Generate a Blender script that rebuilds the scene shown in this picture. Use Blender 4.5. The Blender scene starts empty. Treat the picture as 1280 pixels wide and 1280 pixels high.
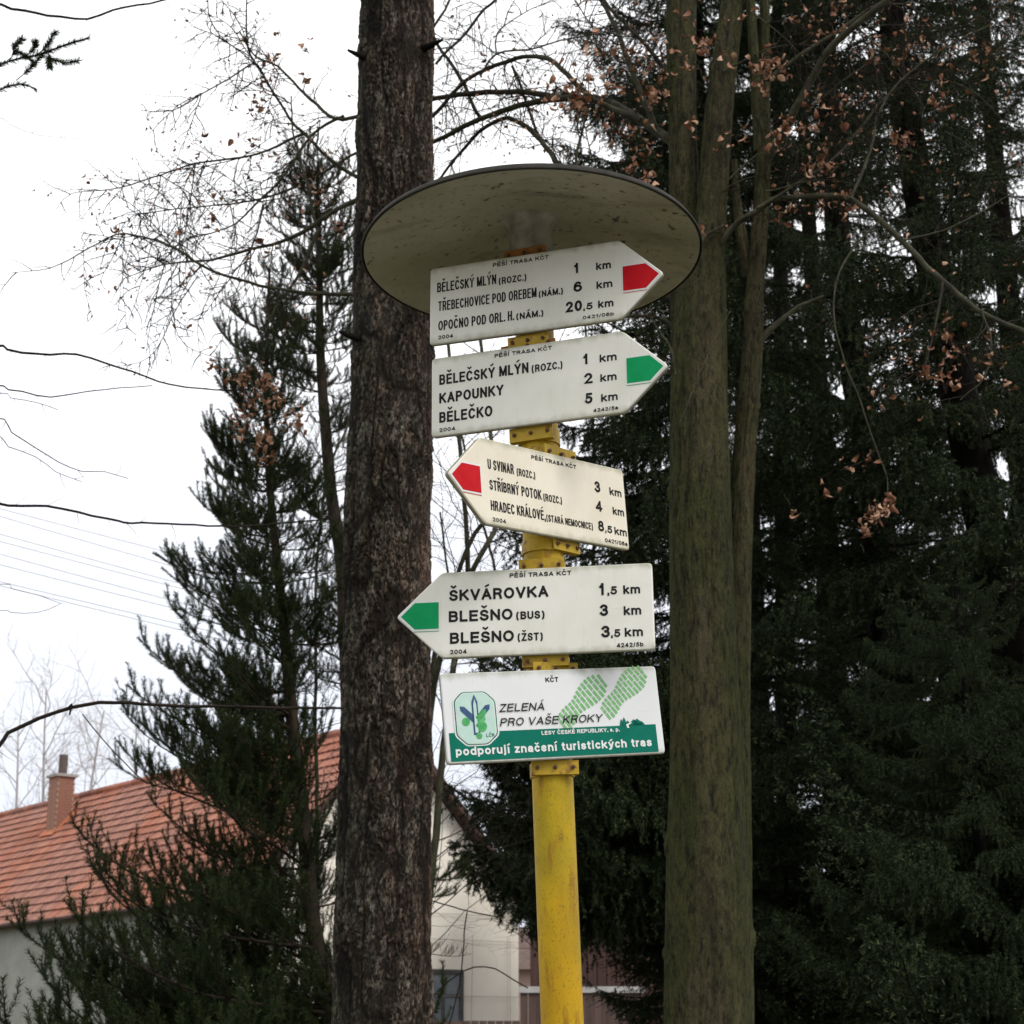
import bpy, math, random
import numpy as np
from mathutils import Matrix, Vector

# ------------------------------------------------------------------ camera, sky, sun, exposure
SC = bpy.context.scene
COL = SC.collection
R = math.radians
F = 2200.0                      # focal length in pixels of a 1280 px wide picture
PITCH = R(16.7)
CAM = np.array([0, 0, 1.6])
cam = bpy.data.cameras.new("camera")
cam.sensor_width = 36.0
cam.lens = 36.0 * F / 1280.0
cam.clip_end = 2000
cam.clip_start = 0.05
camo = bpy.data.objects.new("camera", cam)
COL.objects.link(camo)
camo.location = CAM
camo.rotation_euler = (R(90) + PITCH, 0, 0)
cam.dof.use_dof = True
cam.dof.focus_distance = 3.75
cam.dof.aperture_fstop = 14.0
SC.camera = camo

world = bpy.data.worlds.new("World")
SC.world = world
world.use_nodes = True
wn = world.node_tree
wn.nodes.clear()
sky = wn.nodes.new("ShaderNodeTexSky")
sky.sky_type = 'NISHITA'
sky.sun_disc = False
SUN_EL, SUN_AZ = R(45), R(128)      # azimuth measured from +Y towards +X
sky.sun_elevation = SUN_EL
sky.sun_rotation = SUN_AZ
cl_tc = wn.nodes.new("ShaderNodeTexCoord")
cl_n = wn.nodes.new("ShaderNodeTexNoise")
cl_n.inputs['Scale'].default_value = 1.6
cl_n.inputs['Detail'].default_value = 4
cl_r = wn.nodes.new("ShaderNodeValToRGB")
cl_r.color_ramp.elements[0].position = 0.3
cl_r.color_ramp.elements[0].color = (9.3, 9.5, 9.9, 1)
cl_r.color_ramp.elements[1].position = 0.7
cl_r.color_ramp.elements[1].color = (10.4, 10.4, 10.5, 1)
cl_m = wn.nodes.new("ShaderNodeMixRGB")
cl_m.inputs[0].default_value = 0.95
bg = wn.nodes.new("ShaderNodeBackground")
bg.inputs['Strength'].default_value = 0.1
wo = wn.nodes.new("ShaderNodeOutputWorld")
wn.links.new(cl_tc.outputs['Generated'], cl_n.inputs['Vector'])
wn.links.new(cl_n.outputs['Fac'], cl_r.inputs['Fac'])
wn.links.new(sky.outputs[0], cl_m.inputs[1])
sepw = wn.nodes.new("ShaderNodeSeparateXYZ"); wn.links.new(cl_tc.outputs['Generated'], sepw.inputs[0])
hz = wn.nodes.new("ShaderNodeValToRGB"); wn.links.new(sepw.outputs[2], hz.inputs[0])
hz.color_ramp.elements[0].position = 0.10; hz.color_ramp.elements[0].color = (0.64, 0.66, 0.72, 1)
hz.color_ramp.elements[1].position = 0.42; hz.color_ramp.elements[1].color = (1, 1, 1, 1)
_e = hz.color_ramp.elements.new(0.22); _e.color = (0.76, 0.775, 0.82, 1)
mulw = wn.nodes.new("ShaderNodeMixRGB"); mulw.blend_type = 'MULTIPLY'; mulw.inputs[0].default_value = 1.0
wn.links.new(cl_r.outputs[0], mulw.inputs[1]); wn.links.new(hz.outputs[0], mulw.inputs[2])
wn.links.new(mulw.outputs[0], cl_m.inputs[2])
wn.links.new(cl_m.outputs[0], bg.inputs['Color'])
wn.links.new(bg.outputs[0], wo.inputs['Surface'])

sl = bpy.data.lights.new("sun", 'SUN')
sl.energy = 1.2
sl.angle = R(20)
sl.color = (1.0, 0.97, 0.93)
so = bpy.data.objects.new("sun", sl)
COL.objects.link(so)
so.rotation_euler = Vector((math.sin(SUN_AZ) * math.cos(SUN_EL), math.cos(SUN_AZ) * math.cos(SUN_EL),
                            math.sin(SUN_EL))).to_track_quat('Z', 'Y').to_euler()
SC.view_settings.view_transform = 'Standard'
SC.view_settings.look = 'None'
SC.view_settings.exposure = 0.56
SC.view_settings.gamma = 1.0
SC.view_settings.use_curve_mapping = False
SC.render.engine = 'CYCLES'
SC.cycles.max_bounces = 6
SC.cycles.transparent_max_bounces = 4
SC.cycles.use_denoising = True
SC.render.resolution_x = SC.render.resolution_y = 1024

rng = np.random.default_rng(7)
random.seed(7)

FW = np.array([0, math.cos(PITCH), math.sin(PITCH)])
UPV = np.array([0, -math.sin(PITCH), math.cos(PITCH)])
RT = np.array([1.0, 0, 0])


def at(px, py, d):
    """the point that stands d metres in front of the viewer (along the ground), seen at px, py"""
    v = FW + RT * (px - 640) / F + UPV * (640 - py) / F
    return CAM + v * d / v[1]


def unit(v):
    v = np.asarray(v, float)
    return v / (np.linalg.norm(v, axis=-1, keepdims=True) + 1e-12)


# ------------------------------------------------------------------ mesh builder
class MB:
    def __init__(s):
        s.v = []; s.q = []; s.t = []; s.qm = []; s.tm = []; s.n = 0; s.at = []

    def add(s, v, q=None, t=None, m=0, a=0.0):
        v = np.asarray(v, float).reshape(-1, 3)
        s.v.append(v)
        s.at.append(np.broadcast_to(np.asarray(a, float), (len(v),)))
        if q is not None and len(q):
            q = np.asarray(q, int).reshape(-1, 4); s.q.append(q + s.n); s.qm.append(np.full(len(q), m))
        if t is not None and len(t):
            t = np.asarray(t, int).reshape(-1, 3); s.t.append(t + s.n); s.tm.append(np.full(len(t), m))
        s.n += len(v)
        return s

    def mesh(s, name, mats, smooth=True):
        me = bpy.data.meshes.new(name)
        v = np.concatenate(s.v)
        q = np.concatenate(s.q) if s.q else np.zeros((0, 4), int)
        t = np.concatenate(s.t) if s.t else np.zeros((0, 3), int)
        me.vertices.add(len(v)); me.vertices.foreach_set('co', v.ravel())
        nl = q.size + t.size
        me.loops.add(nl)
        me.loops.foreach_set('vertex_index', np.concatenate([q.ravel(), t.ravel()]))
        me.polygons.add(len(q) + len(t))
        ls = np.concatenate([np.arange(len(q)) * 4, q.size + np.arange(len(t)) * 3])
        me.polygons.foreach_set('loop_start', ls)
        mi = np.concatenate([np.concatenate(s.qm) if s.qm else np.zeros(0, int),
                             np.concatenate(s.tm) if s.tm else np.zeros(0, int)])
        me.polygons.foreach_set('material_index', mi.astype(int))
        me.polygons.foreach_set('use_smooth', np.full(len(mi), smooth))
        at_ = me.attributes.new('tone', 'FLOAT', 'POINT')
        at_.data.foreach_set('value', np.concatenate(s.at).astype(np.float32))
        me.update(calc_edges=True)
        for m in (mats if isinstance(mats, (list, tuple)) else [mats]):
            me.materials.append(m)
        return me

    def build(s, name, mats, parent=None, smooth=True):
        return link(name, s.mesh(name, mats, smooth), parent)

    # shapes
    def box(s, c, size, rot=None, m=0, a=0.0):
        c = np.asarray(c, float); h = np.asarray(size, float) / 2
        v = np.array([[x, y, z] for x in (-1, 1) for y in (-1, 1) for z in (-1, 1)]) * h
        if rot is not None:
            v = v @ np.asarray(rot).T
        q = [[0, 1, 3, 2], [4, 6, 7, 5], [0, 4, 5, 1], [2, 3, 7, 6], [0, 2, 6, 4], [1, 5, 7, 3]]
        return s.add(v + c, q, m=m, a=a)

    def tube(s, pts, rad, n=8, m=0, a=0.0, cap=True):
        pts = np.asarray(pts, float); k = len(pts)
        rad = np.broadcast_to(np.asarray(rad, float), (k,))
        tg = unit(np.gradient(pts, axis=0))
        ref = np.array([0, 0, 1.0]) if abs(tg.mean(0)[2]) < 0.75 * np.linalg.norm(tg.mean(0)) + 1e-9 else np.array([1.0, 0.13, 0])
        e1 = unit(np.cross(tg, ref)); e2 = np.cross(tg, e1)
        th = np.linspace(0, 2 * np.pi, n, endpoint=False)
        v = pts[:, None] + rad[:, None, None] * (np.cos(th)[None, :, None] * e1[:, None] + np.sin(th)[None, :, None] * e2[:, None])
        i = np.arange(k - 1)[:, None] * n; j = np.arange(n)[None]; j2 = (j + 1) % n
        q = np.stack([i + j, i + n + j, i + n + j2, i + j2], -1).reshape(-1, 4)
        b = s.n
        s.add(v.reshape(-1, 3), q, m=m, a=a)
        if cap:
            for r_, c_ in ((0, pts[0]), (k - 1, pts[-1])):
                tt = [[n, jj, (jj + 1) % n] for jj in range(n)] if r_ else [[n, (jj + 1) % n, jj] for jj in range(n)]
                s.add(np.vstack([v[r_], c_]), t=tt, m=m, a=a)
        return s

    def lathe(s, prof, n=64, m=0, a=0.0):
        prof = np.asarray(prof, float); k = len(prof)
        th = np.linspace(0, 2 * np.pi, n, endpoint=False)
        v = np.stack([prof[:, 0:1] * np.cos(th), prof[:, 0:1] * np.sin(th), np.repeat(prof[:, 1:2], n, 1)], -1)
        i = np.arange(k - 1)[:, None] * n; j = np.arange(n)[None]; j2 = (j + 1) % n
        q = np.stack([i + j, i + j2, i + n + j2, i + n + j], -1).reshape(-1, 4)
        return s.add(v.reshape(-1, 3), q, m=m, a=a)

    def prism(s, poly, z0, z1, m=0, a=0.0):
        """convex polygon (x,y) extruded from z0 to z1"""
        p = np.asarray(poly, float); n = len(p)
        v = np.vstack([np.c_[p, np.full(n, z0)], np.c_[p, np.full(n, z1)], [[*p.mean(0), z0], [*p.mean(0), z1]]])
        j = np.arange(n); j2 = (j + 1) % n
        s.add(v, q=np.stack([j, j2, j2 + n, j + n], -1),
              t=np.vstack([np.stack([np.full(n, 2 * n), j2, j], -1), np.stack([np.full(n, 2 * n + 1), j + n, j2 + n], -1)]), m=m, a=a)
        return s

    def xform(s, M):
        M = np.asarray(M)
        s.v = [v @ M[:3, :3].T + M[:3, 3] for v in s.v]
        return s

    def brush(s, pts, n, ln, w, spread=0.7, m=0, t0=0.0, a=None):
        """n needles round the polyline pts"""
        pts = np.asarray(pts, float); k = len(pts)
        t = t0 + (1 - t0) * rng.random(n); f = t * (k - 1); i = np.minimum(f.astype(int), k - 2); f = f - i
        p = pts[i] * (1 - f)[:, None] + pts[i + 1] * f[:, None]
        tg = unit(pts[i + 1] - pts[i])
        rv = unit(rng.normal(size=(n, 3))); pr = unit(rv - tg * (rv * tg).sum(1, keepdims=True))
        sp = spread * (0.7 + 0.6 * rng.random(n))[:, None]
        d = unit(tg + pr * sp * 1.4)
        l = ln * (0.7 + 0.6 * rng.random(n))[:, None]
        sd = unit(np.cross(d, unit(rng.normal(size=(n, 3))))) * w * 0.5
        v = np.stack([p - sd, p + sd, p + d * l * 0.55 + sd * 1.0, p + d * l], 1)
        q = np.arange(n * 4).reshape(n, 4)[:, [0, 1, 2, 3]]
        aa = np.repeat(rng.random(n), 4) if a is None else a
        return s.add(v.reshape(-1, 3), q, m=m, a=aa)


def link(name, me, parent=None):
    o = bpy.data.objects.new(name, me)
    COL.objects.link(o)
    if parent is not None:
        o.parent = parent
    return o


def root(name, label, cat, loc=(0, 0, 0), group=None):
    o = bpy.data.objects.new(name, None)
    o.empty_display_size = 0.2
    COL.objects.link(o)
    o.location = loc
    tag(o, label, cat, group)
    return o


def tag(o, label=None, cat=None, group=None, kind=None):
    if label: o['label'] = label
    if cat: o['category'] = cat
    if group: o['group'] = group
    if kind: o['kind'] = kind
    return o


def place(o, loc):
    o.location = loc
    return o


# ------------------------------------------------------------------ procedural materials
def new_mat(name):
    m = bpy.data.materials.new(name); m.use_nodes = True
    nt = m.node_tree; b = nt.nodes['Principled BSDF']
    return m, nt, b


def ramp(nt, src, stops):
    r = nt.nodes.new("ShaderNodeValToRGB")
    e = r.color_ramp.elements
    e[0].position, e[0].color = stops[0][0], (*stops[0][1], 1)
    e[1].position, e[1].color = stops[-1][0], (*stops[-1][1], 1)
    for p, c in stops[1:-1]:
        x = e.new(p); x.color = (*c, 1)
    nt.links.new(src, r.inputs[0])
    return r.outputs[0]


def noise(nt, scale, detail=6, stretch=(1, 1, 1), coord='Object', rough=0.6):
    tc = nt.nodes.new("ShaderNodeTexCoord"); mp = nt.nodes.new("ShaderNodeMapping")
    mp.inputs['Scale'].default_value = stretch
    n = nt.nodes.new("ShaderNodeTexNoise"); n.inputs['Scale'].default_value = scale
    n.inputs['Detail'].default_value = detail; n.inputs['Roughness'].default_value = rough
    nt.links.new(tc.outputs[coord], mp.inputs[0]); nt.links.new(mp.outputs[0], n.inputs['Vector'])
    return n.outputs['Fac']


def attr(nt, name='tone'):
    a = nt.nodes.new("ShaderNodeAttribute"); a.attribute_name = name
    return a.outputs['Fac']


def mixc(nt, fac, a, b, mode='MIX'):
    m = nt.nodes.new("ShaderNodeMixRGB"); m.blend_type = mode
    for i, x in ((0, fac), (1, a), (2, b)):
        if hasattr(x, 'is_linked') or hasattr(x, 'links'):
            nt.links.new(x, m.inputs[i])
        elif isinstance(x, tuple):
            m.inputs[i].default_value = (*x, 1)
        else:
            m.inputs[i].default_value = x
    return m.outputs[0]


def bump(nt, b, h, strength=0.5, dist=0.01):
    n = nt.nodes.new("ShaderNodeBump"); n.inputs['Strength'].default_value = strength
    n.inputs['Distance'].default_value = dist
    nt.links.new(h, n.inputs['Height']); nt.links.new(n.outputs[0], b.inputs['Normal'])


def simple(name, stops, scale=5, rough=0.8, detail=6, stretch=(1, 1, 1), bmp=0.0, bdist=0.005, metal=0.0, spec=0.3):
    m, nt, b = new_mat(name)
    f = noise(nt, scale, detail, stretch)
    nt.links.new(ramp(nt, f, stops), b.inputs['Base Color'])
    b.inputs['Roughness'].default_value = rough
    b.inputs['Metallic'].default_value = metal
    b.inputs['Specular IOR Level'].default_value = spec
    if bmp:
        bump(nt, b, f, bmp, bdist)
    return m


def toned(name, stops, rough=0.7, spec=0.25):
    m, nt, b = new_mat(name)
    nt.links.new(ramp(nt, attr(nt), stops), b.inputs['Base Color'])
    b.inputs['Roughness'].default_value = rough
    b.inputs['Specular IOR Level'].default_value = spec
    return m


def board_paint(name, base, dirt, amount=0.6):
    m, nt, b = new_mat(name)
    f1 = noise(nt, 9, 8, (1, 1, 1)); f2 = noise(nt, 160, 3, (1, 1, 1)); f3 = noise(nt, 22, 5, (1.6, 0.6, 1))
    c = mixc(nt, ramp(nt, f1, [(0.4, (0, 0, 0)), (0.75, (amount,) * 3)]), base, dirt)
    c = mixc(nt, ramp(nt, f3, [(0.55, (0, 0, 0)), (0.85, (amount * .3,) * 3)]), c, tuple(x * .8 for x in dirt))
    c = mixc(nt, ramp(nt, f2, [(0.68, (0, 0, 0)), (0.8, (0.5, 0.5, 0.5))]), c, (0.12, 0.10, 0.07))
    tc = nt.nodes.new("ShaderNodeTexCoord"); sp_ = nt.nodes.new("ShaderNodeSeparateXYZ"); nt.links.new(tc.outputs['Object'], sp_.inputs[0])
    ab = nt.nodes.new("ShaderNodeMath"); ab.operation = 'ABSOLUTE'; nt.links.new(sp_.outputs[1], ab.inputs[0])
    f5 = noise(nt, 34, 6, (1, .5, 1))
    ml = nt.nodes.new("ShaderNodeMath"); ml.operation = 'MULTIPLY_ADD'; ml.inputs[1].default_value = 0.030; nt.links.new(f5, ml.inputs[0]); nt.links.new(ab.outputs[0], ml.inputs[2])
    c = mixc(nt, ramp(nt, ml.outputs[0], [(0.088, (0, 0, 0)), (0.108, (0.75, 0.75, 0.75))]), c, (0.22, 0.22, 0.12))
    f6 = noise(nt, 70, 4, (2.5, .12, 1))
    c = mixc(nt, ramp(nt, f6, [(0.64, (0, 0, 0)), (0.74, (0.22, 0.22, 0.22))]), c, (0.24, 0.23, 0.16))
    f7 = noise(nt, 50, 2, (.15, 2.5, 1))
    c = mixc(nt, ramp(nt, f7, [(0.70, (0, 0, 0)), (0.74, (0.2, 0.2, 0.2))]), c, (0.28, 0.27, 0.22))
    nt.links.new(c, b.inputs['Base Color'])
    b.inputs['Roughness'].default_value = 0.45
    b.inputs['Specular IOR Level'].default_value = 0.3
    bump(nt, b, f1, 0.05, 0.002)
    return m


M = {}
M['white'] = board_paint('board_white_paint', (0.75, 0.735, 0.655), (0.60, 0.59, 0.49))
M['cream'] = board_paint('board_cream_paint', (0.74, 0.68, 0.55), (0.60, 0.54, 0.41))
M['cleanwhite'] = board_paint('board_clean_white', (0.70, 0.71, 0.70), (0.58, 0.59, 0.57), 0.3)
M['edge'] = simple('board_edge', [(0.3, (0.16, 0.15, 0.10)), (0.7, (0.34, 0.33, 0.26))], 30)
M['ink'] = simple('black_print', [(0.3, (0.006, 0.006, 0.007)), (0.75, (0.03, 0.03, 0.03))], 90, rough=0.7, spec=0.1)
M['red'] = simple('red_print', [(0.3, (0.44, 0.004, 0.010)), (0.75, (0.54, 0.014, 0.02))], 25, rough=0.6, spec=0.1)
M['green'] = simple('green_print', [(0.3, (0.003, 0.25, 0.075)), (0.75, (0.008, 0.31, 0.11))], 25, rough=0.6, spec=0.1)
M['teal'] = simple('teal_print', [(0.3, (0.001, 0.13, 0.085)), (0.75, (0.004, 0.16, 0.11))], 25, rough=0.6, spec=0.1)
M['leafgreen'] = simple('pale_green_print', [(0.35, (0.13, 0.38, 0.12)), (0.65, (0.22, 0.46, 0.19))], 120, rough=0.5)
M['midgreen'] = simple('emblem_green', [(0.35, (0.04, 0.30, 0.08)), (0.65, (0.10, 0.42, 0.14))], 80, rough=0.5)
M['navy'] = simple('emblem_navy', [(0.3, (0.02, 0.05, 0.14)), (0.75, (0.04, 0.10, 0.20))], 80, rough=0.5)
M['printwhite'] = simple('white_print', [(0.3, (0.66, 0.67, 0.64)), (0.75, (0.74, 0.75, 0.72))], 60, rough=0.5)
M['palemint'] = simple('emblem_mint', [(0.3, (0.42, 0.60, 0.52)), (0.75, (0.50, 0.66, 0.58))], 60, rough=0.5)

# yellow painted steel with rust and algae
m, nt, b = new_mat('yellow_pole_paint')
f1 = noise(nt, 6, 8, (1, 1, 0.22)); f2 = noise(nt, 45, 5, (1, 1, 0.3)); f3 = noise(nt, 3.2, 5, (1, 1, 0.6)); f4 = noise(nt, 220, 2)
c = mixc(nt, ramp(nt, f1, [(0.36, (0, 0, 0)), (0.62, (1, 1, 1))]), (0.56, 0.39, 0.004), (0.50, 0.26, 0.003))
c = mixc(nt, ramp(nt, f3, [(0.44, (0, 0, 0)), (0.64, (0.6, 0.6, 0.6))]), c, (0.16, 0.14, 0.010))
c = mixc(nt, ramp(nt, f2, [(0.54, (0, 0, 0)), (0.68, (0.75, 0.75, 0.75))]), c, (0.22, 0.10, 0.010))
c = mixc(nt, ramp(nt, f4, [(0.58, (0, 0, 0)), (0.68, (0.6, 0.6, 0.6))]), c, (0.12, 0.10, 0.02))
nt.links.new(c, b.inputs['Base Color'])
b.inputs['Roughness'].default_value = 0.5
b.inputs['Specular IOR Level'].default_value = 0.2
bump(nt, b, f2, 0.25, 0.002)
M['yellow'] = m
M['clamp'] = simple('yellow_clamp_paint', [(0.3, (0.33, 0.22, 0.012)), (0.55, (0.42, 0.27, 0.012)), (0.66, (0.22, 0.11, 0.02)), (0.8, (0.10, 0.05, 0.02))], 38, rough=0.5, bmp=0.3, bdist=0.002)
M['rustclamp'] = simple('rusty_clamp', [(0.3, (0.20, 0.10, 0.02)), (0.5, (0.30, 0.12, 0.03)), (0.75, (0.08, 0.04, 0.02))], 45, rough=0.8, bmp=0.4)
M['bolt'] = simple('rusty_bolt', [(0.3, (0.05, 0.03, 0.02)), (0.7, (0.16, 0.07, 0.03))], 80, rough=0.7)
# lid: grey white paint weathered with algae and rust specks
m, nt, b = new_mat('lid_paint')
f1 = noise(nt, 5, 8); f2 = noise(nt, 70, 3); f3 = noise(nt, 14, 6, (0.4, 1, 1)); f4 = noise(nt, 26, 2)
c = mixc(nt, ramp(nt, f1, [(0.35, (0, 0, 0)), (0.7, (1, 1, 1))]), (0.35, 0.335, 0.25), (0.25, 0.24, 0.16))
c = mixc(nt, ramp(nt, f3, [(0.55, (0, 0, 0)), (0.75, (0.6, 0.6, 0.6))]), c, (0.09, 0.085, 0.05))
c = mixc(nt, ramp(nt, f2, [(0.60, (0, 0, 0)), (0.70, (0.7, 0.7, 0.7))]), c, (0.05, 0.04, 0.02))
c = mixc(nt, ramp(nt, f4, [(0.66, (0, 0, 0)), (0.71, (0.9, 0.9, 0.9))]), c, (0.03, 0.022, 0.015))
nt.links.new(c, b.inputs['Base Color'])
b.inputs['Roughness'].default_value = 0.6
bump(nt, b, f3, 0.1, 0.004)
M['lid'] = m
M['lidrim'] = simple('lid_rim', [(0.3, (0.012, 0.011, 0.008)), (0.7, (0.035, 0.03, 0.02))], 40)
M['socket'] = simple('socket_grey', [(0.3, (0.15, 0.14, 0.11)), (0.7, (0.38, 0.36, 0.30))], 22, rough=0.7, bmp=0.2)

# scaly spruce bark: tone attribute carries the flake's own shade; algae on the north (left) face
m, nt, b = new_mat('scaly_bark')
geo = nt.nodes.new("ShaderNodeNewGeometry"); sep = nt.nodes.new("ShaderNodeSeparateXYZ")
nt.links.new(geo.outputs['True Normal'], sep.inputs[0])
tcn = ramp(nt, attr(nt), [(0.0, (0.006, 0.005, 0.004)), (0.22, (0.020, 0.017, 0.013)), (0.42, (0.060, 0.053, 0.043)), (0.65, (0.105, 0.096, 0.082)), (1.0, (0.20, 0.19, 0.17))])
f1 = noise(nt, 55, 8, (1, 1, 0.5), rough=0.75); f2 = noise(nt, 3.2, 6, (1, 1, 0.4)); f3 = noise(nt, 14, 5, (1, 1, 0.3))
c = mixc(nt, 1.0, tcn, ramp(nt, f1, [(0.3, (0.35, 0.34, 0.33)), (0.55, (1, 1, 1)), (0.78, (1.7, 1.65, 1.6))]), 'MULTIPLY')
c = mixc(nt, ramp(nt, f3, [(0.45, (0, 0, 0)), (0.7, (0.75, 0.75, 0.75))]), c, mixc(nt, 1.0, c, (1.25, 0.93, 0.86), 'MULTIPLY'))
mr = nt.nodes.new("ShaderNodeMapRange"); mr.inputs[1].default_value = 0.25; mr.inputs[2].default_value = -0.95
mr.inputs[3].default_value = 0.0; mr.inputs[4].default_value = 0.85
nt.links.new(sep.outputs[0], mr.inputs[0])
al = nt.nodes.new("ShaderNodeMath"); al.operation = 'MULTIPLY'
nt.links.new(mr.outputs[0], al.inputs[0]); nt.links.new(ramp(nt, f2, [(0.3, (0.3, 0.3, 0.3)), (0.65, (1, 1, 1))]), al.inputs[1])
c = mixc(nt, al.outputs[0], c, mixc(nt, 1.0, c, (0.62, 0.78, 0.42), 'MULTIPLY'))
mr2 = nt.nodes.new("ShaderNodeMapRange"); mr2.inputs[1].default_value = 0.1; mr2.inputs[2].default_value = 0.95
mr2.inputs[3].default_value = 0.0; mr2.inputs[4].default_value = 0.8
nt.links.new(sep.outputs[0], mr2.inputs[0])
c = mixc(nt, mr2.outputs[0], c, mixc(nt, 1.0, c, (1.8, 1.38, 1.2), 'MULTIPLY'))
nt.links.new(c, b.inputs['Base Color'])
b.inputs['Roughness'].default_value = 0.9; b.inputs['Specular IOR Level'].default_value = 0.15
bump(nt, b, f1, 0.9, 0.008)
M['bark'] = m

# smooth hornbeam bark with algae
m, nt, b = new_mat('smooth_mossy_bark')
f1 = noise(nt, 9, 9, (1, 1, 0.14), rough=0.7); f2 = noise(nt, 42, 8, (1, 1, 0.3), rough=0.8); f3 = noise(nt, 2.6, 6, (1, 1, 0.35)); f4 = noise(nt, 26, 5, (1, 1, 0.16))
c = mixc(nt, ramp(nt, f1, [(0.36, (0, 0, 0)), (0.66, (1, 1, 1))]), (0.060, 0.049, 0.024), (0.145, 0.116, 0.062))
c = mixc(nt, ramp(nt, f3, [(0.40, (0, 0, 0)), (0.64, (0.85, 0.85, 0.85))]), c, (0.055, 0.062, 0.013))
c = mixc(nt, ramp(nt, f2, [(0.38, (0.95, 0.95, 0.95)), (0.50, (0, 0, 0))]), c, (0.008, 0.007, 0.005))
c = mixc(nt, ramp(nt, f4, [(0.6, (0, 0, 0)), (0.74, (0.7, 0.7, 0.7))]), c, (0.13, 0.11, 0.075))
c = mixc(nt, ramp(nt, attr(nt), [(0.0, (1, 1, 1)), (0.95, (0, 0, 0))]), c, (0.010, 0.008, 0.005))
nt.links.new(c, b.inputs['Base Color'])
b.inputs['Roughness'].default_value = 0.85; b.inputs['Specular IOR Level'].default_value = 0.2
f8 = noise(nt, 130, 6, (1, 1, 0.45), rough=0.8); f9 = noise(nt, 34, 8, (1, 1, 0.5), rough=0.8)
_c = b.inputs['Base Color'].links[0].from_socket
_c = mixc(nt, 1.0, _c, ramp(nt, f8, [(0.30, (0.45, 0.45, 0.45)), (0.52, (1, 1, 1)), (0.72, (1.5, 1.5, 1.45))]), 'MULTIPLY')
_c = mixc(nt, 1.0, _c, ramp(nt, f9, [(0.34, (0.55, 0.55, 0.55)), (0.5, (1, 1, 1)), (0.68, (1.4, 1.38, 1.3))]), 'MULTIPLY')
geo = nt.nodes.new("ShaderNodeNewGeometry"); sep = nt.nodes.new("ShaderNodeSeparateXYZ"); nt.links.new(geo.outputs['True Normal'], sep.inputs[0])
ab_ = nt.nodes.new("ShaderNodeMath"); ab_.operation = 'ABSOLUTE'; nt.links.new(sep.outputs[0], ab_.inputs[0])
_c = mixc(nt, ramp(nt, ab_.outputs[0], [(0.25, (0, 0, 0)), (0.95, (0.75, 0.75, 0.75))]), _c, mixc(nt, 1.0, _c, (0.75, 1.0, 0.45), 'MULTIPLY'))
nt.links.new(_c, b.inputs['Base Color'])
ad = nt.nodes.new("ShaderNodeMath"); ad.operation = 'ADD'
nt.links.new(f8, ad.inputs[0]); nt.links.new(f9, ad.inputs[1])
bump(nt, b, ad.outputs[0], 1.0, 0.025)
M['beech'] = m
M['twig'] = simple('twig_bark', [(0.3, (0.014, 0.011, 0.009)), (0.7, (0.034, 0.027, 0.020))], 12, rough=0.9, bmp=0.4, spec=0.05)
M['limb'] = simple('limb_bark', [(0.3, (0.018, 0.015, 0.009)), (0.5, (0.036, 0.034, 0.016)), (0.7, (0.075, 0.07, 0.045))], 14, rough=0.85, bmp=0.6, bdist=0.01)
M['darkbark'] = simple('dark_conifer_bark', [(0.3, (0.004, 0.0035, 0.003)), (0.7, (0.012, 0.010, 0.008))], 18, spec=0.05, rough=0.9, bmp=0.8, bdist=0.02, stretch=(1, 1, .4))
M['pinebark'] = simple('pine_bark', [(0.3, (0.012, 0.009, 0.006)), (0.5, (0.025, 0.018, 0.011)), (0.7, (0.06, 0.032, 0.018))], 16, rough=0.9, bmp=0.8, bdist=0.01)
M['farbark'] = simple('hazed_far_bark', [(0.3, (0.34, 0.31, 0.29)), (0.7, (0.44, 0.41, 0.39))], 3, rough=0.9)  # haze-like paleness of distance put into the bark colour
M['needle'] = toned('pine_needles', [(0.0, (0.011, 0.021, 0.008)), (0.6, (0.028, 0.047, 0.015)), (0.9, (0.055, 0.075, 0.022)), (1.0, (0.07, 0.045, 0.02))], spec=0.1)
M['spruce'] = toned('spruce_needles', [(0.0, (0.012, 0.019, 0.010)), (0.6, (0.031, 0.046, 0.020)), (1.0, (0.074, 0.092, 0.036))], spec=0.1)
M['leaf'] = toned('dry_brown_leaves', [(0.0, (0.16, 0.065, 0.032)), (0.5, (0.30, 0.14, 0.075)), (1.0, (0.52, 0.32, 0.21))], rough=0.55)
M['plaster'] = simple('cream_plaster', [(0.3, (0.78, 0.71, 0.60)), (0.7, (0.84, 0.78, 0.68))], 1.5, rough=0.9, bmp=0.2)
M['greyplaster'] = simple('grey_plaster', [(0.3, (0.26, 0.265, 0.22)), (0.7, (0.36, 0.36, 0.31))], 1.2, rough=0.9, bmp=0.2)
M['tile'] = toned('clay_roof_tiles', [(0.0, (0.24, 0.085, 0.055)), (0.5, (0.36, 0.125, 0.07)), (1.0, (0.46, 0.19, 0.12))], rough=0.8)
_m = M['tile']; nt = _m.node_tree; b = nt.nodes['Principled BSDF']; _l = b.inputs['Base Color'].links[0].from_socket
f1 = noise(nt, .45, 8, rough=.7); f2 = noise(nt, 5, 6)
c = mixc(nt, ramp(nt, f1, [(0.42, (0, 0, 0)), (0.66, (0.55, 0.55, 0.55))]), _l, (0.24, 0.17, 0.145))
c = mixc(nt, ramp(nt, f2, [(0.52, (0, 0, 0)), (0.72, (0.5, 0.5, 0.5))]), c, (0.16, 0.085, 0.06))
nt.links.new(c, b.inputs['Base Color'])
M['flash'] = simple('orange_mortar', [(0.3, (0.45, 0.12, 0.05)), (0.7, (0.5, 0.2, 0.1))], 4)
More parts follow.
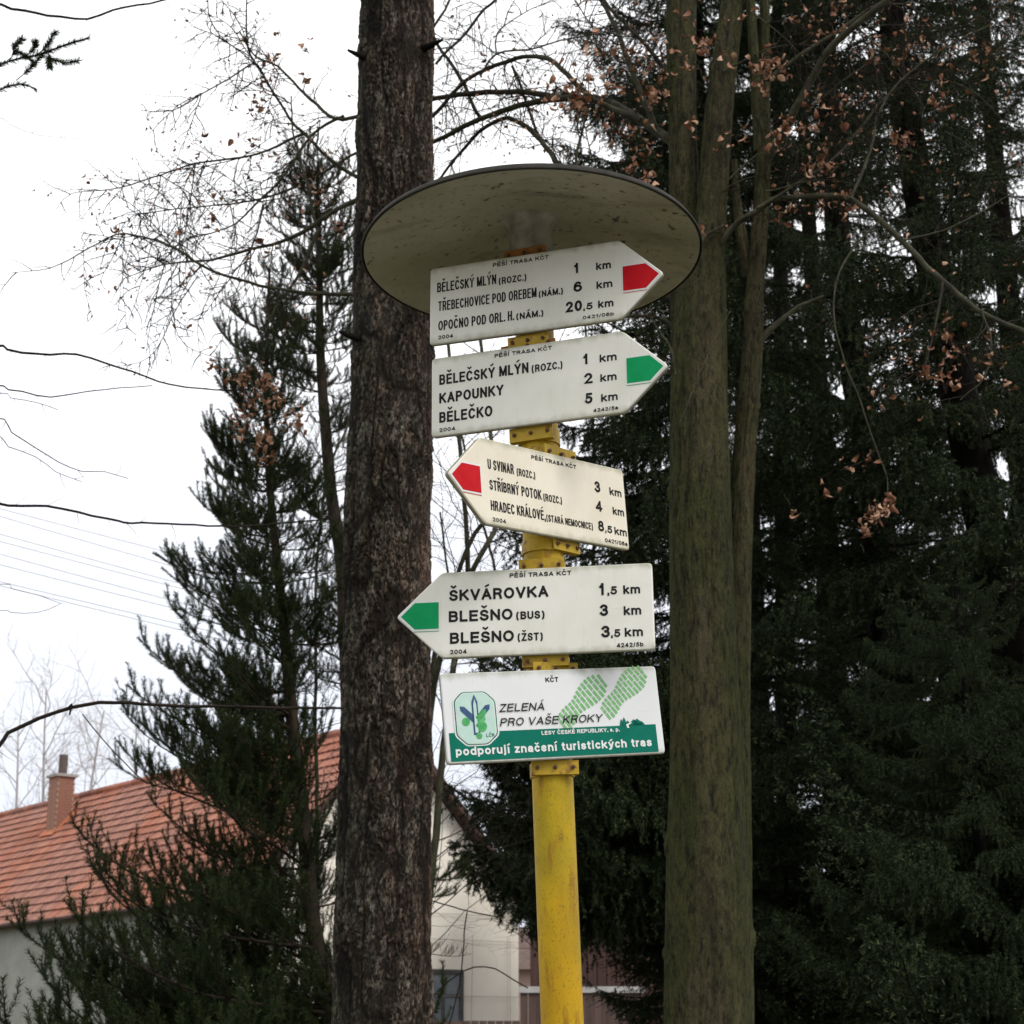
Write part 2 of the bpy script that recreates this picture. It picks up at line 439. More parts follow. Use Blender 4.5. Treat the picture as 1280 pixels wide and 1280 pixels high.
M['brick'] = toned('chimney_brick', [(0.0, (0.26, 0.12, 0.08)), (1.0, (0.42, 0.24, 0.17))], rough=0.9)
M['mortar'] = simple('mortar', [(0.3, (0.30, 0.26, 0.22)), (0.7, (0.42, 0.38, 0.33))], 10)
M['concrete'] = simple('concrete', [(0.3, (0.25, 0.23, 0.2)), (0.7, (0.36, 0.33, 0.3))], 8)
M['pipe'] = simple('flue_pipe', [(0.3, (0.06, 0.045, 0.04)), (0.7, (0.16, 0.12, 0.1))], 8)
M['darkwood'] = simple('dark_brown_wood', [(0.3, (0.045, 0.022, 0.018)), (0.7, (0.085, 0.045, 0.036))], 6, stretch=(1, 1, .1), bmp=0.3)
M['fencewood'] = simple('brown_fence_wood', [(0.3, (0.07, 0.045, 0.038)), (0.7, (0.14, 0.09, 0.075))], 6, stretch=(1, 1, .1), bmp=0.3)
M['pale'] = simple('pale_coping', [(0.3, (0.40, 0.38, 0.36)), (0.7, (0.52, 0.50, 0.48))], 5)
M['frame'] = simple('window_frame', [(0.3, (0.05, 0.05, 0.048)), (0.7, (0.09, 0.09, 0.085))], 8)
M['curtain'] = simple('net_curtain', [(0.35, (0.42, 0.46, 0.48)), (0.65, (0.70, 0.72, 0.72))], 3, stretch=(6, 6, .4))
M['wire'] = simple('thin_wire', [(0.3, (0.16, 0.17, 0.18)), (0.7, (0.22, 0.23, 0.24))], 2)
M['rustwire'] = simple('trellis_wire', [(0.3, (0.30, 0.25, 0.21)), (0.7, (0.40, 0.34, 0.29))], 2)
M['ground'] = simple('leaf_littered_grass', [(0.3, (0.045, 0.05, 0.025)), (0.55, (0.085, 0.075, 0.04)), (0.7, (0.13, 0.09, 0.05))], 3, detail=10, bmp=0.6, bdist=0.05)
M['path'] = simple('gravel_path', [(0.3, (0.16, 0.15, 0.13)), (0.7, (0.27, 0.25, 0.21))], 20, detail=8, bmp=0.5, bdist=0.02)
m, nt, b = new_mat('window_glass')
b.inputs['Base Color'].default_value = (0.5, 0.55, 0.58, 1); b.inputs['Roughness'].default_value = 0.05
b.inputs['Transmission Weight'].default_value = 0.7; b.inputs['IOR'].default_value = 1.4
M['glass'] = m

# ------------------------------------------------------------------ ground
def sheet(name, x0, x1, y0, y1, nx, ny, z, mat, amp=0.0):
    X, Y = np.meshgrid(np.linspace(x0, x1, nx), np.linspace(y0, y1, ny))
    Zz = z + amp * (np.sin(X * 0.31 + 1) * np.cos(Y * 0.23) + 0.5 * np.sin(X * .9 + Y * .7))
    i = np.arange(ny - 1)[:, None] * nx; j = np.arange(nx - 1)[None]
    q = np.stack([i + j, i + j + 1, i + nx + j + 1, i + nx + j], -1).reshape(-1, 4)
    return MB().add(np.stack([X, Y, Zz], -1).reshape(-1, 3), q).build(name, mat)


tag(sheet('ground', -700, 700, -300, 1200, 60, 60, 0, M['ground']), kind='structure')
tag(sheet('path', -14, 14, -2.2, 2.6, 30, 8, 0.012, M['path'], 0.003), kind='structure')
g = MB()
n = 9000
gx = rng.uniform(-6, 6, n); gy = rng.uniform(2.7, 14, n)
hgt = rng.uniform(0.05, 0.16, n); an = rng.uniform(0, 6.28, n)
dx = np.stack([np.cos(an), np.sin(an), an * 0], -1) * 0.005
p0 = np.stack([gx, gy, gx * 0], -1); tip = p0 + np.stack([rng.normal(0, .03, n), rng.normal(0, .03, n), hgt], -1)
g.add(np.stack([p0 - dx, p0 + dx, tip], 1).reshape(-1, 3), t=np.arange(3 * n).reshape(-1, 3), a=np.repeat(rng.random(n), 3))
tag(g.build('grass', toned('grass_blades', [(0, (0.05, 0.06, 0.02)), (1, (0.13, 0.13, 0.05))])),
    'short rough grass growing round the foot of the signpost', 'grass', kind='stuff')

# ------------------------------------------------------------------ the guidepost
PB = np.array([0.14978306, 3.45, 0.0])
PU = unit([-0.03369507, 0.0, 0.99943216])
PF = unit(np.array([0, -1, 0.0]) - PU * (-PU[1])); PR = np.cross(PU, PF)
post = root('guidepost', 'yellow steel hiking guidepost under a round lid, carrying five boards, in front of two trunks', 'signpost', PB)
LEN = 3.26
pts = np.array([PU * s for s in np.linspace(-0.3, LEN, 60)])
MB().tube(pts, 0.0405, 40).build('pole', M['yellow'], post)
# disc lid
LN = unit(PU + np.array([0.0168, 0.0487, 0])); LE1 = unit(np.cross(LN, [0, 1, 0])); LE2 = np.cross(LN, LE1)


def frame4(o, x, y, z):
    Mx = np.eye(4); Mx[:3, 0] = x; Mx[:3, 1] = y; Mx[:3, 2] = z; Mx[:3, 3] = o
    return Mx


LC = PU * 3.208 + np.array([0.0003, -0.0052, 0])
LR = 0.3637
prof = [(0.02, 0.084), (0.08, 0.071), (0.17, 0.046), (0.27, 0.020), (LR - 0.012, 0.0), (LR - 0.006, -0.0015), (LR - 0.002, -0.001), (LR, 0.002), (LR, 0.004)]
lid = MB().lathe(prof[:6], 128)
lid.lathe([(LR - 0.006, 0.012), (0.27, 0.035), (0.17, 0.061), (0.08, 0.086), (0.001, 0.100)], 128)
lid.xform(frame4(LC, LE1, LE2, LN)).build('lid', M['lid'], post)
rim = MB().lathe([(LR - 0.0032, -0.0022), (LR - 0.001, -0.003), (LR + 0.0006, -0.0015), (LR + 0.0004, 0.0015), (LR - 0.0062, 0.0125)], 128)
lo = bpy.data.objects[[o.name for o in COL.objects if o.name.startswith('lid')][0]]
rim.xform(frame4(LC, LE1, LE2, LN)).build('rim', M['lidrim'], lo)
sk = MB().lathe([(0.0465, -0.105), (0.047, -0.10), (0.047, -0.012), (0.051, 0.0), (0.058, 0.006), (0.064, 0.008)], 48)
sk.lathe([(0.0465, -0.105), (0.0405, -0.105)], 48)
sko = sk.xform(frame4(PU * 3.278, np.cross([0, 1, 0], PU), [0, 1, 0], PU)).build('socket', M['socket'], post)

# stroke letters: box width, strokes as polylines in a unit box; 'o' arcs are (cx, cy, rx, ry, a0, a1)
def arc(cx, cy, rx, ry, a0, a1, n=9):
    return [(cx + rx * math.cos(R(a)), cy + ry * math.sin(R(a))) for a in np.linspace(a0, a1, n)]


XH = .72
def xs_(pl): return [[(x, y * XH) for x, y in p] for p in pl]
BOWL = [arc(.5, .5, .5, .5, 90, 450, 19)]
GLY = {
    'A': (.80, [[(0, 0), (.5, 1)], [(1, 0), (.5, 1)], [(.2, .30), (.8, .30)]]),
    'B': (.72, [[(0, 0), (0, 1), (.6, 1)] + arc(.6, .77, .34, .23, 90, -90) + [(0, .54)], [(.0, .54), (.62, .54)] + arc(.62, .27, .38, .27, 90, -90) + [(0, 0)]]),
    'C': (.78, [arc(.52, .5, .52, .5, 40, 320, 19)]),
    'D': (.76, [[(0, 0), (0, 1), (.4, 1)] + arc(.4, .5, .6, .5, 90, -90, 13) + [(0, 0)]]),
    'E': (.68, [[(1, 1), (0, 1), (0, 0), (1, 0)], [(0, .53), (.9, .53)]]),
    'H': (.74, [[(0, 0), (0, 1)], [(1, 0), (1, 1)], [(0, .52), (1, .52)]]),
    'I': (.24, [[(.5, 0), (.5, 1)]]),
    'K': (.76, [[(0, 0), (0, 1)], [(.95, 1), (0, .36)], [(.33, .60), (1, 0)]]),
    'L': (.62, [[(0, 1), (0, 0), (1, 0)]]),
    'M': (.90, [[(0, 0), (0, 1)], [(.03, 1), (.5, .06)], [(.97, 1), (.5, .06)], [(1, 1), (1, 0)]]),
    'N': (.75, [[(0, 0), (0, 1)], [(.02, .98), (.98, .02)], [(1, 0), (1, 1)]]),
    'O': (.84, [arc(.5, .5, .5, .5, 90, 450, 23)]),
    'P': (.70, [[(0, 0), (0, 1), (.55, 1)] + arc(.55, .74, .45, .26, 90, -90) + [(0, .48)]]),
    'R': (.74, [[(0, 0), (0, 1), (.55, 1)] + arc(.55, .75, .40, .25, 90, -90) + [(0, .50)], [(.58, .48), (.82, .36), (.95, 0)]]),
    'S': (.70, [arc(.5, .75, .46, .25, 20, 220, 13) + [(.75, .45)] + arc(.5, .27, .5, .27, 30, -165, 13)]),
    'T': (.70, [[(0, 1), (1, 1)], [(.5, 1), (.5, 0)]]),
    'U': (.74, [[(0, 1), (0, .32)] + arc(.5, .32, .5, .32, 180, 360, 13) + [(1, 1)]]),
    'V': (.78, [[(0, 1), (.5, 0)], [(1, 1), (.5, 0)]]),
    'Y': (.76, [[(0, 1), (.5, .45), (1, 1)], [(.5, .45), (.5, 0)]]),
    'Z': (.70, [[(.03, 1), (.97, 1)], [(.93, .95), (.07, .05)], [(0, 0), (1, 0)]]),
    '0': (.62, [arc(.5, .5, .5, .5, 90, 450, 23)]),
    '1': (.44, [[(.0, .74), (.75, .93)], [(.8, 1), (.8, 0)]]),
    '2': (.62, [arc(.5, .72, .46, .28, 165, -30, 11) + [(.05, 0), (1, 0)]]),
    '3': (.62, [arc(.48, .76, .42, .24, 160, -80, 11), arc(.48, .27, .48, .27, 90, -160, 13)]),
    '4': (.66, [[(.74, 0), (.74, 1)], [(.70, .97), (0, .27)], [(0, .25), (1, .25)]]),
    '5': (.62, [[(.92, 1), (.22, 1), (.1, .5)] + arc(.48, .32, .5, .32, 125, -155, 13)]),
    '6': (.62, [arc(.52, .5, .5, .5, 50, 180, 9) + arc(.5, .31, .5, .31, 180, 540, 17)]),
    '8': (.62, [arc(.5, .77, .42, .23, 90, 450, 17), arc(.5, .27, .5, .27, 90, 450, 17)]),
    '/': (.34, [[(0, 0), (1, 1)]]),
    '(': (.40, [arc(1.0, .42, 1.0, .62, 115, 245, 11)]),
    ')': (.40, [arc(.0, .42, 1.0, .62, 65, -65, 11)]),
    '.': (.15, [[(.5, -.0), (.5, .04)]]),
    ',': (.15, [[(.6, .05), (.6, -.02), (.2, -.16)]]),
    'k': (.60, [[(0, 0), (0, 1)], [(.95, XH), (0, .26)], [(.33, .43), (1, 0)]]),
    'm': (.96, xs_([[(0, 0), (0, 1)], [(0, .62)] + arc(.25, .68, .25, .32, 170, 0, 7) + [(.5, 0)], [(.5, .62)] + arc(.75, .68, .25, .32, 170, 0, 7) + [(1, 0)]])),
    'n': (.58, xs_([[(0, 0), (0, 1)], [(0, .6)] + arc(.5, .62, .5, .38, 170, 0, 9) + [(1, 0)]])),
    'r': (.36, xs_([[(0, 0), (0, 1)], [(0, .6)] + arc(.9, .4, .85, .6, 165, 85, 6)])),
    'u': (.58, xs_([[(0, 1), (0, .38)] + arc(.5, .38, .5, .38, 180, 360, 9) + [(1, .4)], [(1, 0), (1, 1)]])),
    'o': (.62, xs_([arc(.5, .5, .5, .5, 90, 450, 19)])),
    'c': (.56, xs_([arc(.54, .5, .54, .5, 45, 315, 15)])),
    'e': (.60, xs_([[(0, .52), (1, .52)] + arc(.5, .5, .5, .5, 0, 320, 17)])),
    'a': (.58, xs_([arc(.5, .68, .42, .32, 160, 0, 9) + [(.92, 0)], [(.92, .6), (.4, .55)] + arc(.38, .28, .38, .27, 90, 300, 11) + [(.92, .3)]])),
    'b': (.62, [[(0, 0), (0, 1)]] + xs_([arc(.5, .5, .5, .5, 90, 450, 19)])),
    'd': (.62, [[(1, 0), (1, 1)]] + xs_([arc(.5, .5, .5, .5, 90, 450, 19)])),
    'p': (.62, [[(0, -.28), (0, XH)]] + xs_([arc(.5, .5, .5, .5, 90, 450, 19)])),
    'h': (.58, [[(0, 0), (0, 1)]] + xs_([[(0, .6)] + arc(.5, .62, .5, .38, 170, 0, 9) + [(1, 0)]])),
    'i': (.24, [[(.5, 0), (.5, XH)], [(.5, 1.03), (.5, 1.05)]]),
    'j': (.26, [[(.7, XH), (.7, -.16), (.0, -.26)], [(.7, 1.03), (.7, 1.05)]]),
    's': (.54, xs_([arc(.5, .75, .46, .25, 25, 220, 11) + [(.75, .45)] + arc(.5, .27, .5, .27, 30, -160, 11)])),
    't': (.36, [[(.4, .95), (.4, .12), (.95, 0)], [(0, XH), (1, XH)]]),
    'y': (.58, xs_([[(0, 1), (.5, .05)], [(1, 1), (.42, -.25), (.08, -.36)]])),
    'z': (.54, xs_([[(.03, 1), (.97, 1)], [(.92, .93), (.08, .07)], [(0, 0), (1, 0)]])),
    ' ': (.26, []),
}
ACC = {'Á': 'A/', 'É': 'E/', 'Í': 'I/', 'Ý': 'Y/', 'í': 'i/', 'ý': 'y/', 'Č': 'Cv', 'č': 'cv', 'Ě': 'Ev', 'Ř': 'Rv', 'Š': 'Sv', 'Ž': 'Zv'}


def stroke_quads(p, t):
    """flat ribbon of width t along the polyline p (mitred), square ends"""
    p = np.asarray(p, float); keep = np.r_[True, np.linalg.norm(np.diff(p, axis=0), axis=1) > 1e-7]; p = p[keep]
    closed = np.linalg.norm(p[0] - p[-1]) < 1e-6
    d = unit(np.diff(p, axis=0))
    if not closed:
        p = p.copy(); p[0] -= d[0] * t / 2; p[-1] += d[-1] * t / 2
    nrm = np.stack([-d[:, 1], d[:, 0]], -1)
    V = []; Q = []
    if closed: a = np.vstack([nrm[-1:], nrm]); b_ = np.vstack([nrm, nrm[:1]])
    else: a = np.vstack([nrm[:1], nrm]); b_ = np.vstack([nrm, nrm[-1:]])
    mt = a + b_; den = (mt * mt).sum(1, keepdims=True) / 2
    mt = mt / np.maximum(den, .38)
    L = p + mt * t / 2; Rr = p - mt * t / 2
    n = len(p)
    V = np.vstack([L, Rr]); Q = [(i, n + i, n + i + 1, i + 1) for i in range(n - 1)]
    return V, Q


def text_mesh(s, x0, x1, y, cap, bold=0.165, shear=0.0):
    gap = .13; base = [(GLY[ACC[c][0]] if c in ACC else GLY[c], ACC[c][1] if c in ACC else '') for c in s]
    tot = sum(b_[0][0] for b_ in base) + gap * (len(s) - 1)
    sx = (x1 - x0) / tot; t = cap * bold * min(1.0, max(.5, (sx / cap) ** .75)); pen = x0; vs = []; fs = []; lay = 0
    for (w, strokes), ac in base:
        bw = w * sx; tx = min(t, bw * .95)
        st_ = [list(p) for p in strokes]
        if ac:
            low = strokes[0][-1][1] == XH or max(yy for p in strokes for _, yy in p) < .9
            yb = (1.0 if not low else XH) + .02
            if w == .24 and strokes[0][-1][1] == XH: st_ = st_[:1]; ya = .98
            else: ya = yb + .17
            hw_ = .17 * min(1, sx / cap); st_.append([(-hw_ * .4, ya), (hw_ * .9, ya + .12)] if ac == '/' else [(-hw_, ya + .13), (0, ya), (hw_, ya + .13)])
        for k, p in enumerate(st_):
            thin = .72 if (ac and k == len(st_) - 1) else 1
            q_ = [(pen + t / 2 + px_ * max(bw - t, 1e-5), y + t / 2 + py_ * (cap - t)) for px_, py_ in p]
            if ac and k == len(st_) - 1: q_ = [(pen + bw / 2 + px_ * cap, y + py_ * cap) for px_, py_ in p]
            V, Q = stroke_quads(q_, t * thin)
            lay += 1; z = (lay % 5) * 0.00003; n = len(vs)
            V[:, 0] += (V[:, 1] - y) * shear
            vs += [(a, b_, z) for a, b_ in V]; fs += [tuple(i + n for i in q2) for q2 in Q]
        pen += bw + gap * sx
    me = bpy.data.meshes.new('lettering')
    me.from_pydata(vs, [], fs); me.update()
    return me


def rounded(poly, r=0.008, n=4):
    out = []; N = len(poly)
    for i in range(N):
        p, a, c = (np.array(poly[k % N], float) for k in (i, i - 1, i + 1))
        u1 = unit(a - p); u2 = unit(c - p)
        for t in np.linspace(0, 1, n):
            out.append((1 - t) ** 2 * (p + u1 * r) + 2 * t * (1 - t) * p + t * t * (p + u2 * r))
    return np.array(out)


TH = 0.011


def board(name, q, outline, mat, lines, label, z0=0.062):
    s, a, cx, t = q
    n = PF * math.cos(a) + PR * math.sin(a); r = np.cross(PU, n)
    r2 = r * math.cos(t) + PU * math.sin(t); u2 = -r * math.sin(t) + PU * math.cos(t)
    o = PU * s + n * z0 + r * cx
    poly = rounded(outline)
    sh = poly - poly.mean(0); inner = poly.mean(0) + sh * np.array([1 - .0022 / .25, 1 - .0022 / .088])
    mb = MB()
    N = len(poly)
    v = np.vstack([np.c_[inner, np.full(N, 0.0)], np.c_[poly, np.full(N, -0.002)], np.c_[poly, np.full(N, -TH)], np.c_[inner, np.full(N, -TH - .001)]])
    j = np.arange(N); j2 = (j + 1) % N
    mb.add(np.vstack([v[:N], [[*poly.mean(0), 0]]]), t=np.stack([np.full(N, N), j, j2], -1))
    mb.add(v[:2 * N], q=np.stack([j2, j, j + N, j2 + N], -1))
    mb.add(v[N:3 * N], q=np.stack([j2, j, j + N, j2 + N], -1), m=1)
    mb.add(np.vstack([v[3 * N:], [[*poly.mean(0), -TH - .001]]]), t=np.stack([np.full(N, N), j2, j], -1), m=1)
    bo = mb.build(name, [mat, M['edge']], post, smooth=False)
    Mx = frame4(o, r2, u2, n)
    bo.matrix_local = Matrix(Mx.tolist())
    bo['label'] = label
    for ln in lines:
        x0, x1, y, cap = ln[1:5]; kw = ln[5] if len(ln) > 5 else {}
        me = text_mesh(ln[0], x0, x1, y, cap, kw.get('bold', 0.215), kw.get('shear', 0))
        me.materials.append(M[kw.get('mat', 'ink')])
        place(link('lettering', me, bo), (0, 0, kw.get('z', 0.0006)))
    return bo


def flat(bo, name, poly, z, mat):
    p = np.asarray(poly, float); N = len(p)
    me = bpy.data.meshes.new(name)
    me.from_pydata([(x, y, 0) for x, y in p], [], [list(range(N))]); me.update(); me.materials.append(mat)
    return place(link(name, me, bo), (0, 0, z))


W2, H2, TIP = 0.257, 0.0875, 0.093
RIGHT = [(-W2, -H2), (W2 - TIP, -H2), (W2, 0), (W2 - TIP, H2), (-W2, H2)]
LEFT = [(-W2, 0), (-W2 + TIP, -H2), (W2, -H2), (W2, H2), (-W2 + TIP, H2)]
HD = "PĚŠÍ TRASA KČT"
L1 = [(HD, -0.1139, 0.0107, 0.0691, 0.0088), ("BĚLEČSKÝ MLÝN", -0.2405, -0.1063, 0.0301, 0.0221), ("(ROZC.)", -0.1006, -0.0390, 0.0275, 0.0155), ("TŘEBECHOVICE POD OREBEM", -0.2377, -0.0167, -0.0130, 0.0219), ("(NÁM.)", -0.0120, 0.0410, -0.0145, 0.0143), ("OPOČNO POD ORL. H.", -0.2372, -0.0676, -0.0575, 0.0218), ("(NÁM.)", -0.0619, -0.0021, -0.0577, 0.0143), ("1", 0.0660, 0.0755, 0.0275, 0.0230), ("km", 0.1136, 0.1456, 0.0276, 0.0166), ("6", 0.0642, 0.0826, -0.0145, 0.0230), ("km", 0.1138, 0.1479, -0.0145, 0.0165), ("20", 0.0466, 0.0820, -0.0573, 0.0236), (",5", 0.0847, 0.1049, -0.0573, 0.0150), ("km", 0.1167, 0.1494, -0.0573, 0.0164), ("2004", -0.2370, -0.2032, -0.0775, 0.0087), ("0421/06b", 0.0831, 0.1499, -0.0775, 0.0078)]
L2 = [(HD, -0.1147, 0.0118, 0.0691, 0.0085), ("BĚLEČSKÝ MLÝN", -0.2392, -0.0399, 0.0260, 0.0228), ("(ROZC.)", -0.0330, 0.0341, 0.0250, 0.0163), ("KAPOUNKY", -0.2391, -0.0955, -0.0150, 0.0227), ("BĚLEČKO", -0.2390, -0.1202, -0.0580, 0.0235), ("1", 0.0790, 0.0890, 0.0265, 0.0231), ("2", 0.0799, 0.0980, -0.0160, 0.0229), ("5", 0.0804, 0.0971, -0.0589, 0.0228), ("km", 0.1140, 0.1501, 0.0265, 0.0165), ("km", 0.1144, 0.1489, -0.0160, 0.0164), ("km", 0.1151, 0.1500, -0.0589, 0.0163), ("2004", -0.2389, -0.2031, -0.0783, 0.0084), ("4242/5a", 0.0980, 0.1504, -0.0790, 0.0076)]
L3 = [(HD, -0.0231, 0.1086, 0.0658, 0.0085), ("U SVINAR", -0.1484, -0.0763, 0.0256, 0.0206), ("(ROZC.)", -0.0683, -0.0158, 0.0250, 0.0152), ("STŘÍBRNÝ POTOK", -0.1470, -0.0016, -0.0160, 0.0204), ("(ROZC.)", 0.0035, 0.0576, -0.0165, 0.0153), ("HRADEC KRÁLOVÉ,", -0.1471, 0.0044, -0.0575, 0.0203), ("(STARÁ NEMOCNICE)", 0.0080, 0.1454, -0.0585, 0.0145), ("3", 0.1608, 0.1787, 0.0253, 0.0240), ("4", 0.1600, 0.1795, -0.0156, 0.0229), ("8", 0.1622, 0.1800, -0.0580, 0.0228), (",5", 0.1829, 0.2052, -0.0583, 0.0157), ("km", 0.2070, 0.2441, 0.0255, 0.0168), ("km", 0.2121, 0.2475, -0.0160, 0.0167), ("km", 0.2124, 0.2506, -0.0590, 0.0166), ("2004", -0.1444, -0.1082, -0.0792, 0.0081), ("0421/06a", 0.1802, 0.2500, -0.0794, 0.0086)]
L4 = [(HD, -0.0270, 0.0965, 0.0703, 0.0090), ("ŠKVÁROVKA", -0.1491, 0.0498, 0.0280, 0.0228), ("BLEŠNO", -0.1502, -0.0221, -0.0150, 0.0226), ("(BUS)", -0.0151, 0.0415, -0.0155, 0.0160), ("BLEŠNO", -0.1481, -0.0201, -0.0590, 0.0226), ("(ŽST)", -0.0127, 0.0372, -0.0593, 0.0159), ("1", 0.1510, 0.1610, 0.0262, 0.0245), (",5", 0.1670, 0.1864, 0.0263, 0.0169), ("km", 0.1985, 0.2317, 0.0263, 0.0177), ("3", 0.1506, 0.1679, -0.0160, 0.0235), ("km", 0.1980, 0.2323, -0.0163, 0.0180), ("3", 0.1524, 0.1700, -0.0594, 0.0238), (",5", 0.1717, 0.1902, -0.0594, 0.0157), ("km", 0.1987, 0.2342, -0.0596, 0.0180), ("2004", -0.1482, -0.1145, -0.0797, 0.0088), ("4242/5b", 0.1822, 0.2343, -0.0803, 0.0087)]
tl = dict(mat='teal')
L5 = [("KČT", -0.0112, 0.0153, 0.0630, 0.0095), ("ZELENÁ", -0.1116, -0.0202, 0.0082, 0.0155, dict(shear=0.25, z=0.0018, bold=.15)), ("PRO VAŠE KROKY", -0.1125, 0.0958, -0.0195, 0.0155, dict(shear=0.25, z=0.0018, bold=.15)), ("LESY ČESKÉ REPUBLIKY, s. p.", -0.0302, 0.1310, -0.0400, 0.0077, dict(mat='printwhite', z=0.0014)), ("podporují značení turistických tras", -0.2048, 0.1954, -0.0720, 0.0160, dict(mat='printwhite', z=0.0014))]

B1 = board('arrow_board', (3.0959, -0.3459, 0.0453, -0.0326), RIGHT, M['white'], L1, 'off-white arrow board with red tip pointing right, top board half under the lid')
B2 = board('arrow_board', (2.892, -0.3592, 0.0441, -0.0268), RIGHT, M['white'], L2, 'off-white arrow board with green tip pointing right, second from the top')
B3 = board('arrow_board', (2.6509, 0.7836, -0.0633, 0.046), LEFT, M['cream'], L3, 'cream arrow board with red tip pointing left and towards the viewer')
B4 = board('arrow_board', (2.4151, -0.1335, -0.0374, -0.0196), LEFT, M['white'], L4, 'off-white arrow board with green tip pointing left, lowest of the arrow boards')
w5 = 0.2226
B5 = board('sponsor_board', (2.2076, 0.2962, -0.012, 0.0617), [(-w5, -H2), (w5, -H2), (w5, H2), (-w5, H2)], M['cleanwhite'], L5, 'rectangular white and teal board with green boot prints and tree emblem, lowest board')

for bo, sg, mt in ((B1, 1, 'red'), (B2, 1, 'green'), (B3, -1, 'red'), (B4, -1, 'green')):
    white = [(0.1680 * sg, -0.0305), (0.2225 * sg, -0.0305), (0.2525 * sg, 0), (0.2225 * sg, 0.0305), (0.1680 * sg, 0.0305)]
    colr = [(0.1705 * sg, -0.0270), (0.2190 * sg, -0.0270), (0.2470 * sg, 0), (0.2190 * sg, 0.0270), (0.1705 * sg, 0.0270)]
    thin = [(0.1705 * sg, -0.0325), (0.2215 * sg, -0.0325), (0.2205 * sg, -0.0315), (0.1705 * sg, -0.0315)]
    for nm, pl, z, mm in (('arrow_mark_border', white, 0.0005, M['printwhite']), ('arrow_mark', colr, 0.0009, M[mt]), ('arrow_mark_line', thin, 0.0009, M[mt])):
        flat(bo, nm, pl if sg > 0 else pl[::-1], z, mm)
# sponsor board print
band = [(-0.2150, -0.0855 + .003), (0.2085, -0.0835), (0.2085, -0.0290), (-0.2150, -0.0280)]
flat(B5, 'teal_band', band, 0.0007, M['teal'])
# skyline of trees above the band
sk_ = MB()
for x, h, w in ((0.137, .014, .004), (0.143, .017, .005), (0.150, .010, .006), (0.163, .012, .010), (0.170, .013, .011), (0.178, .008, .008)):
    sk_.add([(x - w, -0.0292, 0), (x + w, -0.0292, 0), (x + w * .6, -0.0292 + h * .6, 0), (x, -0.0292 + h, 0), (x - w * .6, -0.0292 + h * .6, 0)], t=[[0, 1, 2], [0, 2, 4], [2, 3, 4]])
place(sk_.build('tree_skyline', M['teal'], B5), (0, 0, 0.0011))
flat(B5, 'river_mark', [(0.148, -0.034), (0.152, -0.034), (0.151, -0.028), (0.158, -0.025), (0.157, -0.023), (0.146, -0.027)], 0.0013, M['printwhite'])
oc = np.array([(-0.1995, 0.0330), (-0.1835, 0.0487), (-0.1380, 0.0487), (-0.1190, 0.0300), (-0.1190, -0.0340), (-0.1400, -0.0520), (-0.1800, -0.0520), (-0.1995, -0.0330)])[::-1]
cc = oc.mean(0)
for k, (sc_, mt) in enumerate(((1.10, 'printwhite'), (1.03, 'teal'), (0.975, 'printwhite'), (0.93, 'palemint'))):
    flat(B5, 'emblem_ring' if k < 3 else 'emblem_ground', rounded(cc + (oc - cc) * np.array([sc_, (sc_ - 1) * .6 + 1]), 0.006, 4), 0.0011 + k * 0.0004, M[mt])
em = MB()
def strip(p, q, w, mi, z=0.0):
    p = np.array(p); q = np.array(q); d = unit(q - p); s_ = np.array([-d[1], d[0]]) * w / 2
    e = p + (q - p) * .82
    em.add([(*(p - s_), z), (*(p + s_), z), (*(e + s_), z), (*(e - s_), z), (*q, z)], q=[[0, 3, 2, 1]], t=[[3, 4, 2]], m=mi)
cx_ = -0.160
strip((cx_, -0.034), (cx_, 0.044), 0.012, 0)
strip((cx_, -0.030), (cx_, 0.036), 0.006, 1, 0.0004)
strip((cx_ - .002, -0.006), (cx_ - .030, 0.022), 0.011, 0)
strip((cx_ + .002, -0.006), (cx_ + .030, 0.024), 0.011, 0)
strip((cx_ + .002, -0.004), (cx_ + .022, 0.014), 0.009, 2, 0.0004)
strip((cx_ + .002, -0.020), (cx_ + .018, 0.002), 0.010, 2, 0.0004)
for x, y, r_ in ((cx_ - .020, -.008, .008), (cx_ + .010, -.018, .011), (cx_ + .004, -.036, .006)):
    th = np.linspace(0, 6.283, 12, endpoint=False)
    em.add([(x, y, .0002)] + [(x + r_ * math.cos(t_), y + r_ * math.sin(t_), .0002) for t_ in th], t=[[0, i + 1, (i + 1) % 12 + 1] for i in range(12)], m=2)
place(em.build('emblem', [M['navy'], M['palemint'], M['midgreen']], B5), (0, 0, 0.0030))
me = text_mesh('LČR', -0.1420, -0.1255, -0.0390, 0.0065); me.materials.append(M['teal']); place(link('lettering', me, B5), (0, 0, 0.0029))


